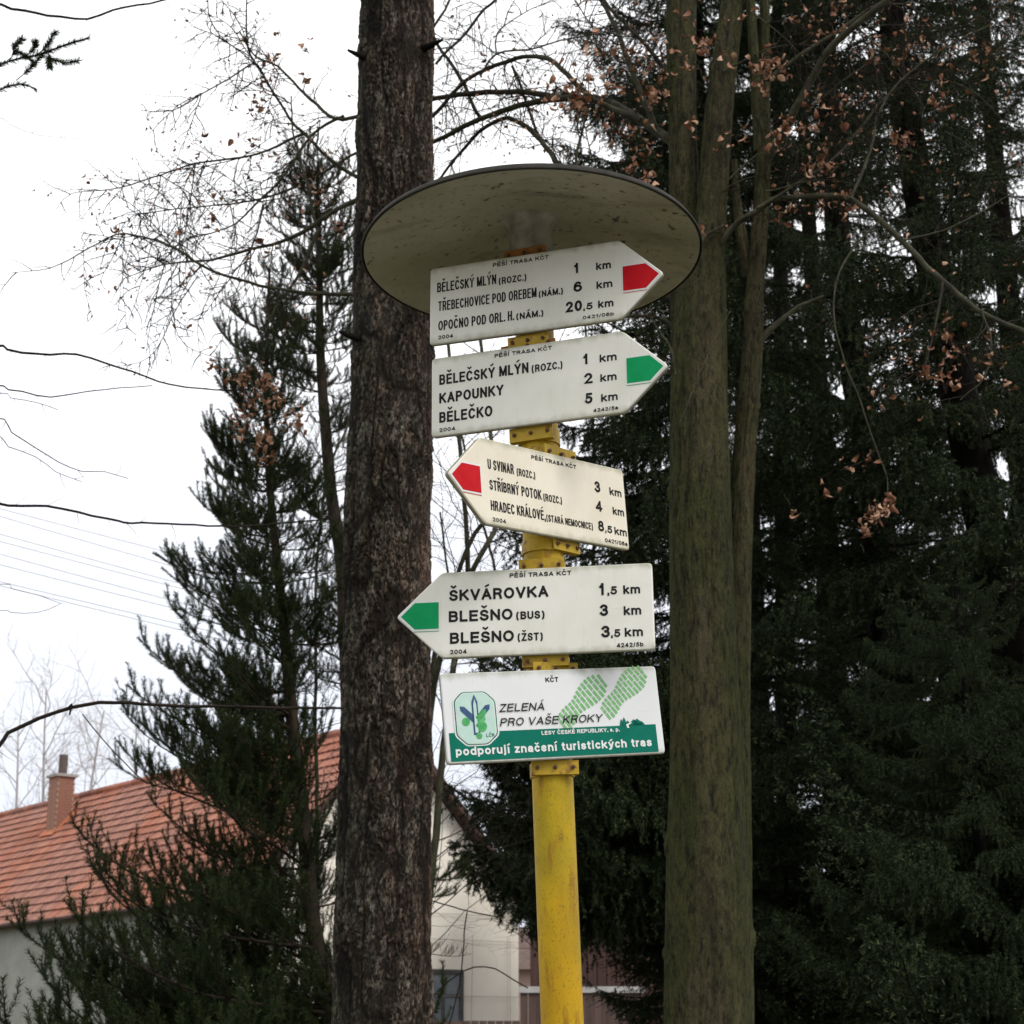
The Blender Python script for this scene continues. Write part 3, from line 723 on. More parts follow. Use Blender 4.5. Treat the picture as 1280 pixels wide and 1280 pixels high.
def boot(hx, hy, tx, ty, seed):
    """boot print from heel to toe: transverse lugs, narrower at the arch"""
    r_ = np.random.default_rng(seed)
    h = np.array([hx, hy]); t_ = np.array([tx, ty]); d = t_ - h; Ln = np.linalg.norm(d); d /= Ln; s_ = np.array([-d[1], d[0]])
    mb = MB(); nrow = 14
    prof_f = [0, .04, .12, .22, .34, .42, .55, .70, .82, .92, .97, 1.0]
    prof_w = [.35, .62, .74, .72, .60, .62, .84, 1.0, .98, .78, .55, .3]
    for i in range(nrow):
        f = (i + .5) / nrow
        w = 0.0255 * np.interp(f, prof_f, prof_w)
        cuts = ((-1, -.40), (-.33, .30), (.37, 1)) if i % 2 else ((-1, -.10), (-.03, .55), (.62, 1))
        for k, (a0, a1) in enumerate(cuts):
            c0 = h + d * Ln * f + s_ * .004 * math.sin(f * 3.1)
            ph = Ln / nrow * .31
            z_ = .0022
            p = [c0 + s_ * w * a0 - d * (ph - z_ * a0), c0 + s_ * w * a1 - d * (ph - z_ * a1), c0 + s_ * w * a1 + d * (ph + z_ * a1), c0 + s_ * w * a0 + d * (ph + z_ * a0)]
            mb.add([(*x, 0) for x in p], q=[[0, 3, 2, 1]], a=r_.random())
    place(mb.build('boot_print', M['leafgreen'], B5), (0, 0, 0.0007))


boot(0.012, -0.024, 0.110, 0.064, 3)
boot(0.104, -0.006, 0.196, 0.0790, 5)


def clamp(s, a, w=0.092, mat='clamp', hgt=0.024, off=0.043, x0=0.0):
    n = PF * math.cos(a) + PR * math.sin(a); r = np.cross(PU, n)
    mb = MB(); Rm = np.stack([r, PU, n], 1)
    mb.box(PU * s + n * (off + .0035) + r * x0, (w, hgt, 0.004), Rm)
    mb.box(PU * (s - hgt / 2 + .001) + n * (off - .004) + r * x0, (w, 0.003, 0.012), Rm)
    mb.lathe([(0.0405, -hgt / 2), (0.0440, -hgt / 2), (0.0440, hgt / 2), (0.0405, hgt / 2)], 32)
    mb.v[-1] = mb.v[-1] @ np.stack([r, n, PU], 1).T + PU * s
    c = mb.build('clamp', M[mat], post, smooth=False)
    for x in (-w * .38, 0.0, w * .38):
        th = np.linspace(0, 2 * np.pi, 6, endpoint=False) + rng.random()
        b_ = MB().prism(np.stack([0.0042 * np.cos(th), 0.0042 * np.sin(th)], -1), 0, 0.004)
        b_.lathe([(0.0018, 0.004), (0.0018, 0.0075), (0.0001, 0.008)], 10)
        b_.xform(frame4(PU * s + n * (off + .0055) + r * (x + x0), r, PU, n))
        b_.build('bolt', M['bolt'], c, smooth=False)
    return c


hb = H2
for s, a, kw in ((3.0959 + hb + .012, -.34, dict(mat='rustclamp', hgt=.022)), (3.0959 - hb - .012, -.34, dict(w=.088)),
                 (2.892 + hb + .006, -.36, dict(w=.12, mat='rustclamp', off=.041, hgt=.014)), (2.892 - hb - .012, -.36, dict(w=.094, hgt=.03)),
                 (2.6509 + hb + .012, .78, dict(hgt=.03, x0=.012)), (2.6509 - hb - .006, .78, dict(w=.075, x0=.02)),
                 (2.4151 + hb + .008, -.13, dict(hgt=.03)), (2.4151 - hb - .010, -.13, dict()),
                 (2.2076 + hb + .006, .29, dict()), (2.2076 - hb - .014, .10, dict(hgt=.027))):
    clamp(s, a, **kw)

# ------------------------------------------------------------------ near scaly trunk
def hash2(i, j, k=0):
    v = np.sin(i * 127.1 + j * 311.7 + k * 74.7) * 43758.5453
    return v - np.floor(v)


def voro(x, y):
    ix = np.floor(x); iy = np.floor(y)
    f1 = np.full(x.shape, 9.0); f2 = f1.copy(); cid = np.zeros(x.shape)
    for dx in (-1, 0, 1):
        for dy in (-1, 0, 1):
            cx, cy = ix + dx, iy + dy
            px = cx + hash2(cx, cy, 1); py = cy + hash2(cx, cy, 2)
            d = np.hypot(x - px, y - py); nw = d < f1
            f2 = np.where(nw, f1, np.minimum(f2, d)); cid = np.where(nw, hash2(cx, cy, 3), cid); f1 = np.where(nw, d, f1)
    return f1, f2, cid


def vnoise(x, y, k=0):
    ix = np.floor(x); iy = np.floor(y); fx = x - ix; fy = y - iy; fx = fx * fx * (3 - 2 * fx); fy = fy * fy * (3 - 2 * fy)
    return (hash2(ix, iy, k) * (1 - fx) + hash2(ix + 1, iy, k) * fx) * (1 - fy) + (hash2(ix, iy + 1, k) * (1 - fx) + hash2(ix + 1, iy + 1, k) * fx) * fy


def trunk_center(px_top, px_bot, d):
    return at(px_bot, 1280, d), at(px_top, 0, d)


def bark_trunk(name, cb, ct, r_bot, r_top, z0, z1, zs, ths, mat, parent, flake=(0.016, 0.040), amp=0.013):
    """scaly trunk: separate raised flakes over a grid of angle and height"""
    ax = (ct - cb) / (ct[2] - cb[2])
    T, Zz = np.meshgrid(ths, zs)
    rr = r_bot + (r_top - r_bot) * (Zz - cb[2]) / (ct[2] - cb[2])
    rr = rr * (1 + 0.35 * np.exp(-(Zz) / 0.35) * (1 + .3 * np.sin(5 * T)))
    Uc = T * 0.2
    wob = (vnoise(Uc * 46, Zz * 30, 5) - .5) * 1.5 + (vnoise(Uc * 130, Zz * 60, 15) - .5) * .8; wob2 = (vnoise(Uc * 40, Zz * 26, 8) - .5) * 1.5 + (vnoise(Uc * 120, Zz * 70, 18) - .5) * .8
    f1, f2, cid = voro(Uc / flake[0] + wob, Zz / flake[1] + wob2)
    g1, g2, gid = voro(Uc / (flake[0] * .42) + wob2 * 1.5 + 31, Zz / (flake[1] * .36) + wob * 1.5 + 17)
    edge = np.clip((f2 - f1) / 0.16, 0, 1); edge2 = np.clip((g2 - g1) / 0.2, 0, 1)
    pres = np.clip((vnoise(Uc * 9, Zz * 4, 11) * 1.4), 0.35, 1)
    disp = amp * pres * (edge * (0.35 + 0.9 * cid) + 0.40 * edge2 * gid) + 0.012 * (vnoise(Uc * 6, Zz * 2.4, 3) - .5) + 0.016 * (vnoise(np.cos(T) * 2 + 9, Zz * .8, 4) - .5)
    tone = np.clip(0.05 + edge * (0.12 + 0.42 * cid ** 1.5) * (0.4 + 0.6 * edge2) + 0.28 * (gid ** 3) * edge2 * edge + 0.2 * (vnoise(Uc * 60, Zz * 50, 6) - .5), 0, 1)
    tone = np.clip(tone * (0.68 + 0.62 * vnoise(Uc * 11 + 3, Zz * 5.5, 21)) * (0.7 + .6 * vnoise(Uc * 40, Zz * 9, 23)), 0, 1)
    lc = 1 - np.abs(2 * vnoise(Uc * 17 + .6 * (vnoise(Uc * 9, Zz * 9, 25) - .5), Zz * 3.2, 27) - 1); lc = np.clip((lc - .80) / .2, 0, 1)
    disp = disp - .007 * lc; tone = tone * (1 - .8 * lc)
    rad = rr + disp
    cen = cb + (Zz - cb[2])[..., None] * ax
    P = cen + np.stack([np.cos(T) * rad, np.sin(T) * rad, np.zeros_like(T)], -1)
    n = len(ths); k = len(zs)
    i = np.arange(k - 1)[:, None] * n; j = np.arange(n)[None]; j2 = (j + 1) % n
    q = np.stack([i + j, i + j2, i + n + j2, i + n + j], -1).reshape(-1, 4)
    return MB().add(P.reshape(-1, 3) - np.array(parent.location), q, a=tone.ravel()).build(name, mat, parent)


cb, ct = trunk_center(497, 477.5, 8.0)
ax = (ct - cb) / (ct[2] - cb[2]); gb = cb - ax * cb[2]
bt = root('spruce_tree', 'tall dark scaly-barked conifer trunk left of the signpost, its crown above the picture', 'tree', gb)
zs = np.concatenate([np.linspace(-.1, 1.4, 60), np.arange(1.41, 7.25, 0.0072), np.linspace(7.3, 15, 120)])
ths = np.concatenate([np.linspace(-np.pi, 0.0, 170, endpoint=False) - 0.0, np.linspace(0, np.pi, 36, endpoint=False)])
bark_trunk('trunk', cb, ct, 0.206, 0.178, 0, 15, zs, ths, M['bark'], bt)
# broken branch stubs
for px, py, sd in ((449, 75, -1), (440, 425, -1), (541, 62, 1)):
    c = at(px - sd * 14, py, 7.9) - gb
    MB().tube([c, c + np.array([sd * .06, -.05, .0]), c + np.array([sd * .11, -.07, .015])], [0.022, 0.014, 0.006], 8).build('stub', M['darkbark'], bt)


# ------------------------------------------------------------------ curves and twigs
def smooth_path(P, step=0.06):
    P = np.asarray(P, float)
    if len(P) == 2:
        P = np.vstack([P[0], P.mean(0) + rng.normal(0, .02, 3), P[1]])
    Q = np.vstack([2 * P[0] - P[1], P, 2 * P[-1] - P[-2]]); out = []
    for i in range(1, len(Q) - 2):
        a, b_, c, d = Q[i - 1:i + 3]; L = np.linalg.norm(c - b_); n = max(2, int(L / step))
        t = np.linspace(0, 1, n, endpoint=False)[:, None]
        out.append(0.5 * (2 * b_ + (c - a) * t + (2 * a - 5 * b_ + 4 * c - d) * t ** 2 + (-a + 3 * b_ - 3 * c + d) * t ** 3))
    out.append(Q[-2][None]); P = np.vstack(out)
    w = rng.normal(0, 1, (len(P), 3)); w = np.cumsum(w, 0) * step * .05; w -= np.linspace(0, 1, len(P))[:, None] * w[-1]
    return P + w


def grow(start, d, L, n=7, wob=0.25, bend=(0, 0, 0)):
    d = unit(d); p = [np.array(start, float)]; st = L / n
    bend = np.asarray(bend, float)
    for i in range(n):
        d = unit(d + rng.normal(0, wob, 3) * .5 + bend / n); p.append(p[-1] + d * st)
    return np.array(p)


def twigify(mb, path, r0, spacing, L, depth=2, bend=(0, 0, -.3), m=0, t0=0.1, tips=None, flat_=0.5, buds=False):
    """side twigs along a path, recursively"""
    seg = np.linalg.norm(np.diff(path, axis=0), axis=1); cum = np.r_[0, np.cumsum(seg)]; tot = cum[-1]
    s = tot * t0 + rng.random() * spacing; side = 1
    while s < tot:
        i = min(np.searchsorted(cum, s) - 1, len(path) - 2); i = max(i, 0)
        f = (s - cum[i]) / (seg[i] + 1e-9); p = path[i] + (path[i + 1] - path[i]) * f
        tg = unit(path[i + 1] - path[i]); rv = rng.normal(size=3); rv[1] *= flat_
        pr = unit(rv - tg * (rv @ tg)); side = -side
        l = L * (0.4 + 0.9 * rng.random()) * (1 - 0.45 * s / tot)
        pth = grow(p, tg * .75 + pr * .9, l, 6, .3, bend)
        rr = r0 * (0.55 + .3 * rng.random())
        mb.tube(pth, np.linspace(rr, rr * .35, len(pth)), 4, m=m, cap=False)
        if tips is not None: tips.append((pth[-1], unit(pth[-1] - pth[-2]), pth))
        if depth > 1: twigify(mb, pth, rr * .6, spacing * .8, L * .5, depth - 1, bend, m, .2, tips, flat_)
        s += spacing * (0.5 + rng.random())


# ------------------------------------------------------------------ hornbeam with several stems, right of the post
def trunk_from_px(lst, d):
    """list of (px, py, width px) -> path of points and radii (real metres) at distance d"""
    P = []; Rr = []
    for e in lst:
        px, py, w = e[:3]; dd = e[3] if len(e) > 3 else d
        P.append(at(px, py, dd)); v1 = FW[1] + UPV[1] * (640 - py) / F
        Rr.append(w / 2 / F * dd / v1)
    return np.array(P), np.array(Rr)


def lerp_path(P, Rr, step):
    cum = np.r_[0, np.cumsum(np.linalg.norm(np.diff(P, axis=0), axis=1))]
    n = int(cum[-1] / step) + 2; s = np.linspace(0, cum[-1], n)
    Q = np.stack([np.interp(s, cum, P[:, k]) for k in range(3)], -1)
    for _ in range(3):
        k = max(1, int(.12 / step)); kern = np.ones(2 * k + 1) / (2 * k + 1)
        pad = np.vstack([2 * Q[0] - Q[k:0:-1], Q, 2 * Q[-1] - Q[-2:-k - 2:-1]])
        Q = np.stack([np.convolve(pad[:, c], kern, 'valid') for c in range(3)], -1)
    return Q, np.interp(s, cum, Rr)


def organic_tube(mb, P, Rr, n=56, step=0.03, flute=0.05, seed=1, fine=0.0):
    Q, rr = lerp_path(P, Rr, step)
    tg = unit(np.gradient(Q, axis=0)); e1 = unit(np.cross(tg, np.array([0, 1.0, 0]))); e2 = np.cross(tg, e1)
    th = np.linspace(0, 2 * np.pi, n, endpoint=False); L = np.arange(len(Q)) * step
    T, Lg = np.meshgrid(th, L)
    c, s_ = np.cos(T), np.sin(T)
    fl = flute * (np.sin(2 * T + seed + Lg * .35) * .6 + np.sin(3 * T + seed * 2 + Lg * .25) * .5 + np.sin(5 * T - seed + Lg * .45) * .3)
    fl += 0.035 * (vnoise(c * 3 + 7 * seed, Lg * 1.3 + s_ * 2, seed) - .5) + .03 * (vnoise(T * 6, Lg * 1.1, seed + 3) - .5)
    rough_ = 0.0032 * (vnoise(T * 14, Lg * 9, seed + 1) - .5) + .003 * (vnoise(T * 26, Lg * 7, seed + 5) - .5)
    wv = T + .25 * (vnoise(T * 3, Lg * 2.2, seed + 7) - .5)
    rdg = 1 - np.abs(2 * vnoise(wv * 9, Lg * 2.6, seed + 9) - 1); rdg2 = 1 - np.abs(2 * vnoise(wv * 22, Lg * 9, seed + 11) - 1)
    crack = fine * (np.clip((rdg - .72) / .28, 0, 1) ** 1.5 * np.clip(vnoise(T * 2, Lg * 1.6, seed + 13) * 2 - .5, 0, 1) + .55 * np.clip((rdg2 - .75) / .25, 0, 1))
    tone = np.clip(1 - crack * .55, 0, 1)
    rough_ = rough_ - crack * .0045
    if fine:                                         # healed branch scars: a dark eye in a puckered ring
        rs = np.random.default_rng(seed + 40)
        for _ in range(10):
            t0_, l0_ = rs.uniform(np.pi, 2 * np.pi), rs.uniform(1.2, max(1.3, L[-1] * .95)); rk = rs.uniform(.022, .05)
            dT = (np.mod(T - t0_ + np.pi, 2 * np.pi) - np.pi) * rr[:, None]; dd_ = np.hypot(dT, (Lg - l0_) * 1.25) / rk
            rough_ = rough_ + .012 * np.exp(-((dd_ - 1) / .35) ** 2) - .012 * np.exp(-(dd_ / .5) ** 2); tone = tone * (1 - .85 * np.exp(-(dd_ / .5) ** 2))
    rad = rr[:, None] * (1 + fl) + rough_
    V = Q[:, None] + rad[..., None] * (c[..., None] * e1[:, None] + s_[..., None] * e2[:, None])
    i = np.arange(len(Q) - 1)[:, None] * n; j = np.arange(n)[None]; j2 = (j + 1) % n
    q = np.stack([i + j, i + n + j, i + n + j2, i + j2], -1).reshape(-1, 4)
    mb.add(V.reshape(-1, 3), q, a=tone.ravel())
    return Q, rr


BD = 7.5
pbase = at(886, 1280, BD); hb_loc = np.array([pbase[0], BD, 0.0])
hb = root('hornbeam_tree', 'grey-green smooth hornbeam with forked stems and brown leaves, close behind the post on the right', 'tree', hb_loc)


def rel(P, o):
    return np.asarray(P) - o


def stem(name, lst, mat, seed, n=56, d=BD, flute=.05, down=False):
    P, Rr = trunk_from_px(lst, d)
    if down:
        ax_ = (P[0] - P[1]) / (P[0] - P[1])[2]
        P = np.vstack([P[0] - ax_ * (P[0][2] + .1), P]); Rr = np.r_[Rr[0] * 1.35, Rr]
    mb = MB(); organic_tube(mb, P - hb_loc, Rr, n, .014 if n > 40 else .03, flute, seed, 1.0)
    return mb.build(name, mat, hb)


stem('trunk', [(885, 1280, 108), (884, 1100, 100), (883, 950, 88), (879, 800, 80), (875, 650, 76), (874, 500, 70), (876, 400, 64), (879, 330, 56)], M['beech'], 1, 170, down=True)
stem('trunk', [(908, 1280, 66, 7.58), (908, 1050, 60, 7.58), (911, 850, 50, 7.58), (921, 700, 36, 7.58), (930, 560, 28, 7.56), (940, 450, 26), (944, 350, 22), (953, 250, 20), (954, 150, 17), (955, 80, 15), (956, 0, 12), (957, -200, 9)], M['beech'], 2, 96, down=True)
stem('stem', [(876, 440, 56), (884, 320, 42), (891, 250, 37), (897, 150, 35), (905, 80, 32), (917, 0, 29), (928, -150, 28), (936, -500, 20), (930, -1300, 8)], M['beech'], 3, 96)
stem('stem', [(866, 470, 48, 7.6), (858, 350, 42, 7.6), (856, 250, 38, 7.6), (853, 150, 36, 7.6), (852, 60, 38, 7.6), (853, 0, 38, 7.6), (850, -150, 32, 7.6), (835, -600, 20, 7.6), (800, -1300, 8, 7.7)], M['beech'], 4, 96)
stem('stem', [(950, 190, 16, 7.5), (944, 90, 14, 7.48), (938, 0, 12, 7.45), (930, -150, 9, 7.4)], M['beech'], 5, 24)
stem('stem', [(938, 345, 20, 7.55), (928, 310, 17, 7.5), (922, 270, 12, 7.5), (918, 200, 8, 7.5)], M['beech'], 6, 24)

TIPS = []


def limb(lst, w0, w1, d=BD, mat='limb', tw=0.35, sp=0.048, depth=3, bend=(0, 0, -.4), tips=True, n=8, ds=None, twr=0.0044, name='limb'):
    k = len(lst); ds = ds or [d] * k
    P = np.array([at(p[0], p[1], dd) for p, dd in zip(lst, ds)])
    Q = smooth_path(P, .05) - hb_loc
    sc_ = np.mean(ds) / F
    rr = np.linspace(w0, w1, len(Q)) / 2 * sc_ * (1 + .12 * (vnoise(np.arange(len(Q)) * .35, np.zeros(len(Q)), int(w0 * 7)) - .5))
    mb = MB(); mb.tube(Q, rr, n)
    if tw:
        twigify(mb, Q, twr, sp, tw, depth, bend, m=1, tips=TIPS if tips else None)
    return mb.build(name, [M[mat], M['twig']], hb)


def dd(a, b_, n):
    return list(np.linspace(a, b_, n))


# limbs that cross above the lid to the left, passing behind the scaly trunk
limb([(850, 185), (815, 160), (782, 140), (757, 125), (720, 122), (660, 128), (602, 147), (542, 175), (450, 212)], 13, 5, ds=dd(7.6, 8.6, 9), tw=.3)
limb([(800, 150), (740, 125), (695, 80), (680, 72), (655, 73), (632, 80), (585, 100), (545, 140), (500, 170)], 8, 5, ds=dd(7.7, 8.6, 9), tw=.3)
limb([(760, 260), (702, 210), (690, 192), (670, 168), (645, 150), (632, 148), (600, 165), (575, 192), (550, 222), (520, 260)], 10, 3, ds=dd(8.0, 8.7, 10), tw=.3)
limb([(700, 122), (660, 115), (625, 114), (595, 116), (545, 122), (449, 144), (420, 146), (388, 122), (348, 83), (320, 70), (300, 40)], 9, 2.2, ds=dd(8.3, 8.9, 11), tw=.28)
limb([(530, 20), (542, 48), (575, 100), (595, 140), (605, 150)], 4, 6, d=8.7, tw=.25)
limb([(640, -30), (620, 0), (605, 12), (582, 42), (560, 62), (545, 80)], 4.5, 4, d=8.6, tw=.3)
limb([(540, 35), (556, 12), (566, -10)], 4, 3, d=8.6, tw=.25)
limb([(640, 82), (655, 120), (670, 162), (685, 190)], 4.5, 4.5, d=8.4, tw=.2)
limb([(600, 95), (621, 68), (660, 62), (700, 52), (760, 40)], 3.5, 1.6, d=8.3, tw=.25)
limb([(621, 68), (622, 42), (650, 20), (690, 0)], 2.4, 1.4, d=8.3, tw=.22)
# left fan beyond the scaly trunk
limb([(430, 145), (391, 169), (374, 194), (350, 228), (323, 252), (295, 280), (262, 292), (228, 302), (205, 325)], 5, 1.2, d=8.9, tw=.3)
limb([(480, 232), (449, 223), (413, 201), (384, 172), (359, 147), (327, 93), (312, 68), (307, 30), (308, -10)], 6, 1.8, d=8.9, tw=.3)
limb([(327, 88), (316, 79), (295, 93), (252, 117), (216, 137), (176, 138)], 3.2, 1.0, d=8.9, tw=.25)
limb([(384, 168), (374, 169), (335, 188), (298, 198), (244, 205), (201, 219), (150, 235), (90, 241), (70, 262)], 4.2, 0.9, d=8.9, tw=.3)
limb([(500, 225), (449, 248), (420, 262), (395, 280), (365, 298), (313, 313), (266, 324), (205, 331), (155, 348)], 8.5, 1.2, d=8.8, tw=.3)
limb([(470, 180), (449, 190), (406, 216), (370, 235), (334, 248), (288, 257), (220, 262), (165, 270), (150, 290)], 4.5, 1.0, d=9.0, tw=.3)
limb([(520, 370), (449, 367), (400, 365), (359, 363), (309, 352), (266, 338), (240, 325), (216, 309), (155, 291), (108, 309), (60, 335), (14, 341)], 7, 0.9, d=8.7, tw=.32, sp=.08)
limb([(395, 285), (385, 235), (374, 200), (366, 160), (364, 120)], 4, 2, d=8.8, tw=.2)
limb([(400, 285), (385, 320), (370, 350), (345, 385), (330, 420)], 6, 2, d=8.8, tw=.25)
limb([(330, 255), (322, 290), (310, 320), (306, 352)], 3, 1.2, d=8.9, tw=.2)
limb([(259, -5), (262, 20), (275, 45), (309, 72), (330, 92)], 1.6, 2.0, d=8.9, tw=.2)
limb([(272, -5), (300, 30), (312, 66)], 1.3, 1.6, d=9.0, tw=.2)
limb([(248, 345), (225, 380), (210, 410), (195, 440), (175, 455), (140, 458)], 1.8, .7, d=8.8, tw=.2)
limb([(215, 310), (214, 370), (222, 420), (245, 440), (285, 450)], 1.4, .8, d=8.8, tw=.18)
limb([(155, 292), (152, 350), (158, 410)], 1.2, .6, d=8.8, tw=.14)
limb([(104, 309), (106, 360), (118, 405)], 1.1, .6, d=8.8, tw=.12)
for px, py in ((190, 300), (240, 330), (275, 345), (300, 352), (330, 360), (180, 270), (230, 262), (350, 363), (260, 200), (330, 250)):
    limb([(px, py), (px - 12 - rng.random() * 15, py + 60), (px - 20 - rng.random() * 30, py + 110 + rng.random() * 30)], 1.2, .6, d=8.8 + rng.random() * .2, tw=.18, sp=.07, depth=1)
nodes = [(323, 252), (374, 194), (348, 90), (312, 70), (252, 117), (201, 219), (298, 198), (244, 205), (313, 313), (266, 324), (205, 331), (155, 291), (216, 309), (288, 257), (220, 262), (405, 216), (400, 150), (365, 130), (430, 262), (409, 365), (266, 338), (359, 363)]
for k in range(40):
    x0_, y0_ = nodes[k % len(nodes)]; a_ = rng.uniform(1.9, 4.6) if k % 3 else rng.uniform(0, 6.28); L_ = rng.uniform(50, 120)
    limb([(x0_, y0_), (x0_ + L_ * .5 * math.cos(a_) + rng.normal(0, 6), y0_ - L_ * .5 * math.sin(a_) + rng.normal(0, 6)), (x0_ + L_ * math.cos(a_), y0_ - L_ * math.sin(a_) + 12)], 1.8, .8, d=rng.uniform(8.7, 9.1), tw=.26)
nodes = [(582, 42), (605, 12), (621, 68), (560, 62), (595, 140), (640, 82), (655, 120), (670, 168), (610, 150), (575, 192), (690, 192), (660, 62), (700, 122), (545, 122)]
for k in range(24):
    x0_, y0_ = nodes[k % len(nodes)]; a_ = rng.uniform(0, 6.28); L_ = rng.uniform(30, 75)
    limb([(x0_, y0_), (x0_ + L_ * .5 * math.cos(a_) + rng.normal(0, 5), y0_ - L_ * .5 * math.sin(a_) + rng.normal(0, 5)), (x0_ + L_ * math.cos(a_), y0_ - L_ * math.sin(a_) + 8)], 1.8, .8, d=rng.uniform(8.3, 8.7), tw=.22)
# branches right of the stems
limb([(885, 330), (905, 300), (925, 278), (945, 265), (964, 251), (990, 247), (1017, 244), (1064, 248), (1125, 298), (1179, 352), (1225, 388), (1275, 412), (1330, 440)], 9, 7, ds=dd(7.5, 6.8, 13), tw=.4, sp=.11)
limb([(958, 200), (975, 172), (989, 144), (1012, 105), (1035, 65), (1060, 40), (1089, 18), (1130, -20)], 12, 8, ds=dd(7.5, 7.0, 8), tw=.4, sp=.12)
limb([(940, 445), (952, 425), (975, 402), (1000, 382), (1030, 370)], 11, 4, d=7.5, tw=.3)
limb([(870, 305), (885, 292), (905, 282)], 5, 5, d=7.4, tw=.15)
limb([(850, 380), (800, 350), (770, 300), (740, 250), (720, 200), (735, 140)], 8, 3, ds=dd(7.6, 7.9, 6), tw=.3)
limb([(862, 450), (845, 420), (830, 400), (790, 395), (760, 400)], 7, 4, d=7.6, tw=.3)
limb([(846, 470), (836, 430), (815, 400), (812, 370)], 4, 2, d=7.45, tw=.2, depth=1)
limb([(820, 160), (790, 90), (770, 40), (745, -10)], 9, 6, ds=dd(7.7, 8.1, 4), tw=.4)
limb([(855, 120), (810, 60), (770, 20), (740, -20)], 7, 4, d=7.9, tw=.4)
limb([(960, 100), (1000, 70), (1060, 30), (1120, -10)], 7, 4, d=7.3, tw=.4)
limb([(945, 260), (1000, 225), (1050, 190), (1100, 130), (1150, 90)], 5, 3, d=7.2, tw=.4)
limb([(1064, 248), (1090, 190), (1110, 120), (1180, 60), (1240, 30)], 4, 2, d=7.0, tw=.4)
limb([(1179, 352), (1170, 400), (1160, 440), (1150, 475)], 4, 1.6, d=6.9, tw=.35)
limb([(1225, 388), (1240, 430), (1230, 470), (1200, 500)], 3, 1.3, d=6.85, tw=.35)
limb([(1100, 275), (1060, 320), (1040, 400), (1080, 520), (1110, 600), (1105, 640)], 3, 1.3, d=6.95, tw=.18, sp=.16, depth=1)
limb([(850, 530), (868, 480), (890, 430), (912, 390)], 1.6, 1.4, d=7.2, tw=.0)
limb([(1130, 300), (1200, 280), (1270, 240)], 3, 1.6, d=6.9, tw=.4)
for k in range(16):
    x0_, y0_ = rng.uniform(880, 1260), rng.uniform(-40, 260); a_ = rng.uniform(-.6, .9); L_ = rng.uniform(60, 150)
    limb([(x0_, y0_), (x0_ + L_ * .5 * math.cos(a_), y0_ + L_ * .5 * math.sin(a_) - 8), (x0_ + L_ * math.cos(a_), y0_ + L_ * math.sin(a_) + rng.normal(0, 10))], 2.4, .9, d=rng.uniform(6.9, 7.5), tw=.3)
for k in range(8):
    x0_, y0_ = rng.uniform(690, 850), rng.uniform(20, 200); a_ = rng.uniform(0, 6.28)
    limb([(x0_, y0_), (x0_ + 40 * math.cos(a_), y0_ + 30 * math.sin(a_)), (x0_ + 80 * math.cos(a_), y0_ + 70 * math.sin(a_))], 2.2, .9, d=rng.uniform(7.6, 8.0), tw=.25)
# upper limbs above the frame, carrying the crown
for (x0_, x1_, y1_) in ((930, 1300, -500), (850, 500, -600), (925, 1000, -1200), (840, 600, -1300), (930, 1250, -900)):
    limb([(x0_, -300), ((x0_ + x1_) / 2, (y1_ - 300) / 2 + 60), (x1_, y1_)], 18, 3, d=7.6, tw=.7, sp=.3, depth=2, tips=False)

# dry leaves: single leaves on the twigs
def leaf_mesh(seed):
    r_ = np.random.default_rng(seed)
    mb = MB(); L = 0.055; W = 0.032; n = 7
    t = np.linspace(0, 1, n); w = W * np.sin(np.pi * t ** .85) ** .8 * .5; w[0] = .0006; w[-1] = .0003
    curl = r_.uniform(1.0, 3.4); fold = r_.uniform(.2, 1.1); tw_ = r_.normal(0, .8)
    x = np.cumsum(np.r_[0, np.cos(curl * t[1:])]) * L / n; z = np.cumsum(np.r_[0, -np.sin(curl * t[1:])]) * L / n
    V = []
    for i in range(n):
        a_ = tw_ * t[i]
        for sgn in (-1, 0, 1):
            y = sgn * w[i] * math.cos(fold); zz = abs(sgn) * w[i] * math.sin(fold)
            V.append((x[i], y * math.cos(a_) - zz * math.sin(a_), z[i] + y * math.sin(a_) + zz * math.cos(a_)))
    q = [[3 * i + k, 3 * i + 3 + k, 3 * i + 4 + k, 3 * i + 1 + k] for i in range(n - 1) for k in (0, 1)]
    mb.add(V, q, a=r_.random())
    return mb.mesh('leaf', M['leaf'])


LEAVES = [leaf_mesh(s) for s in range(12)]
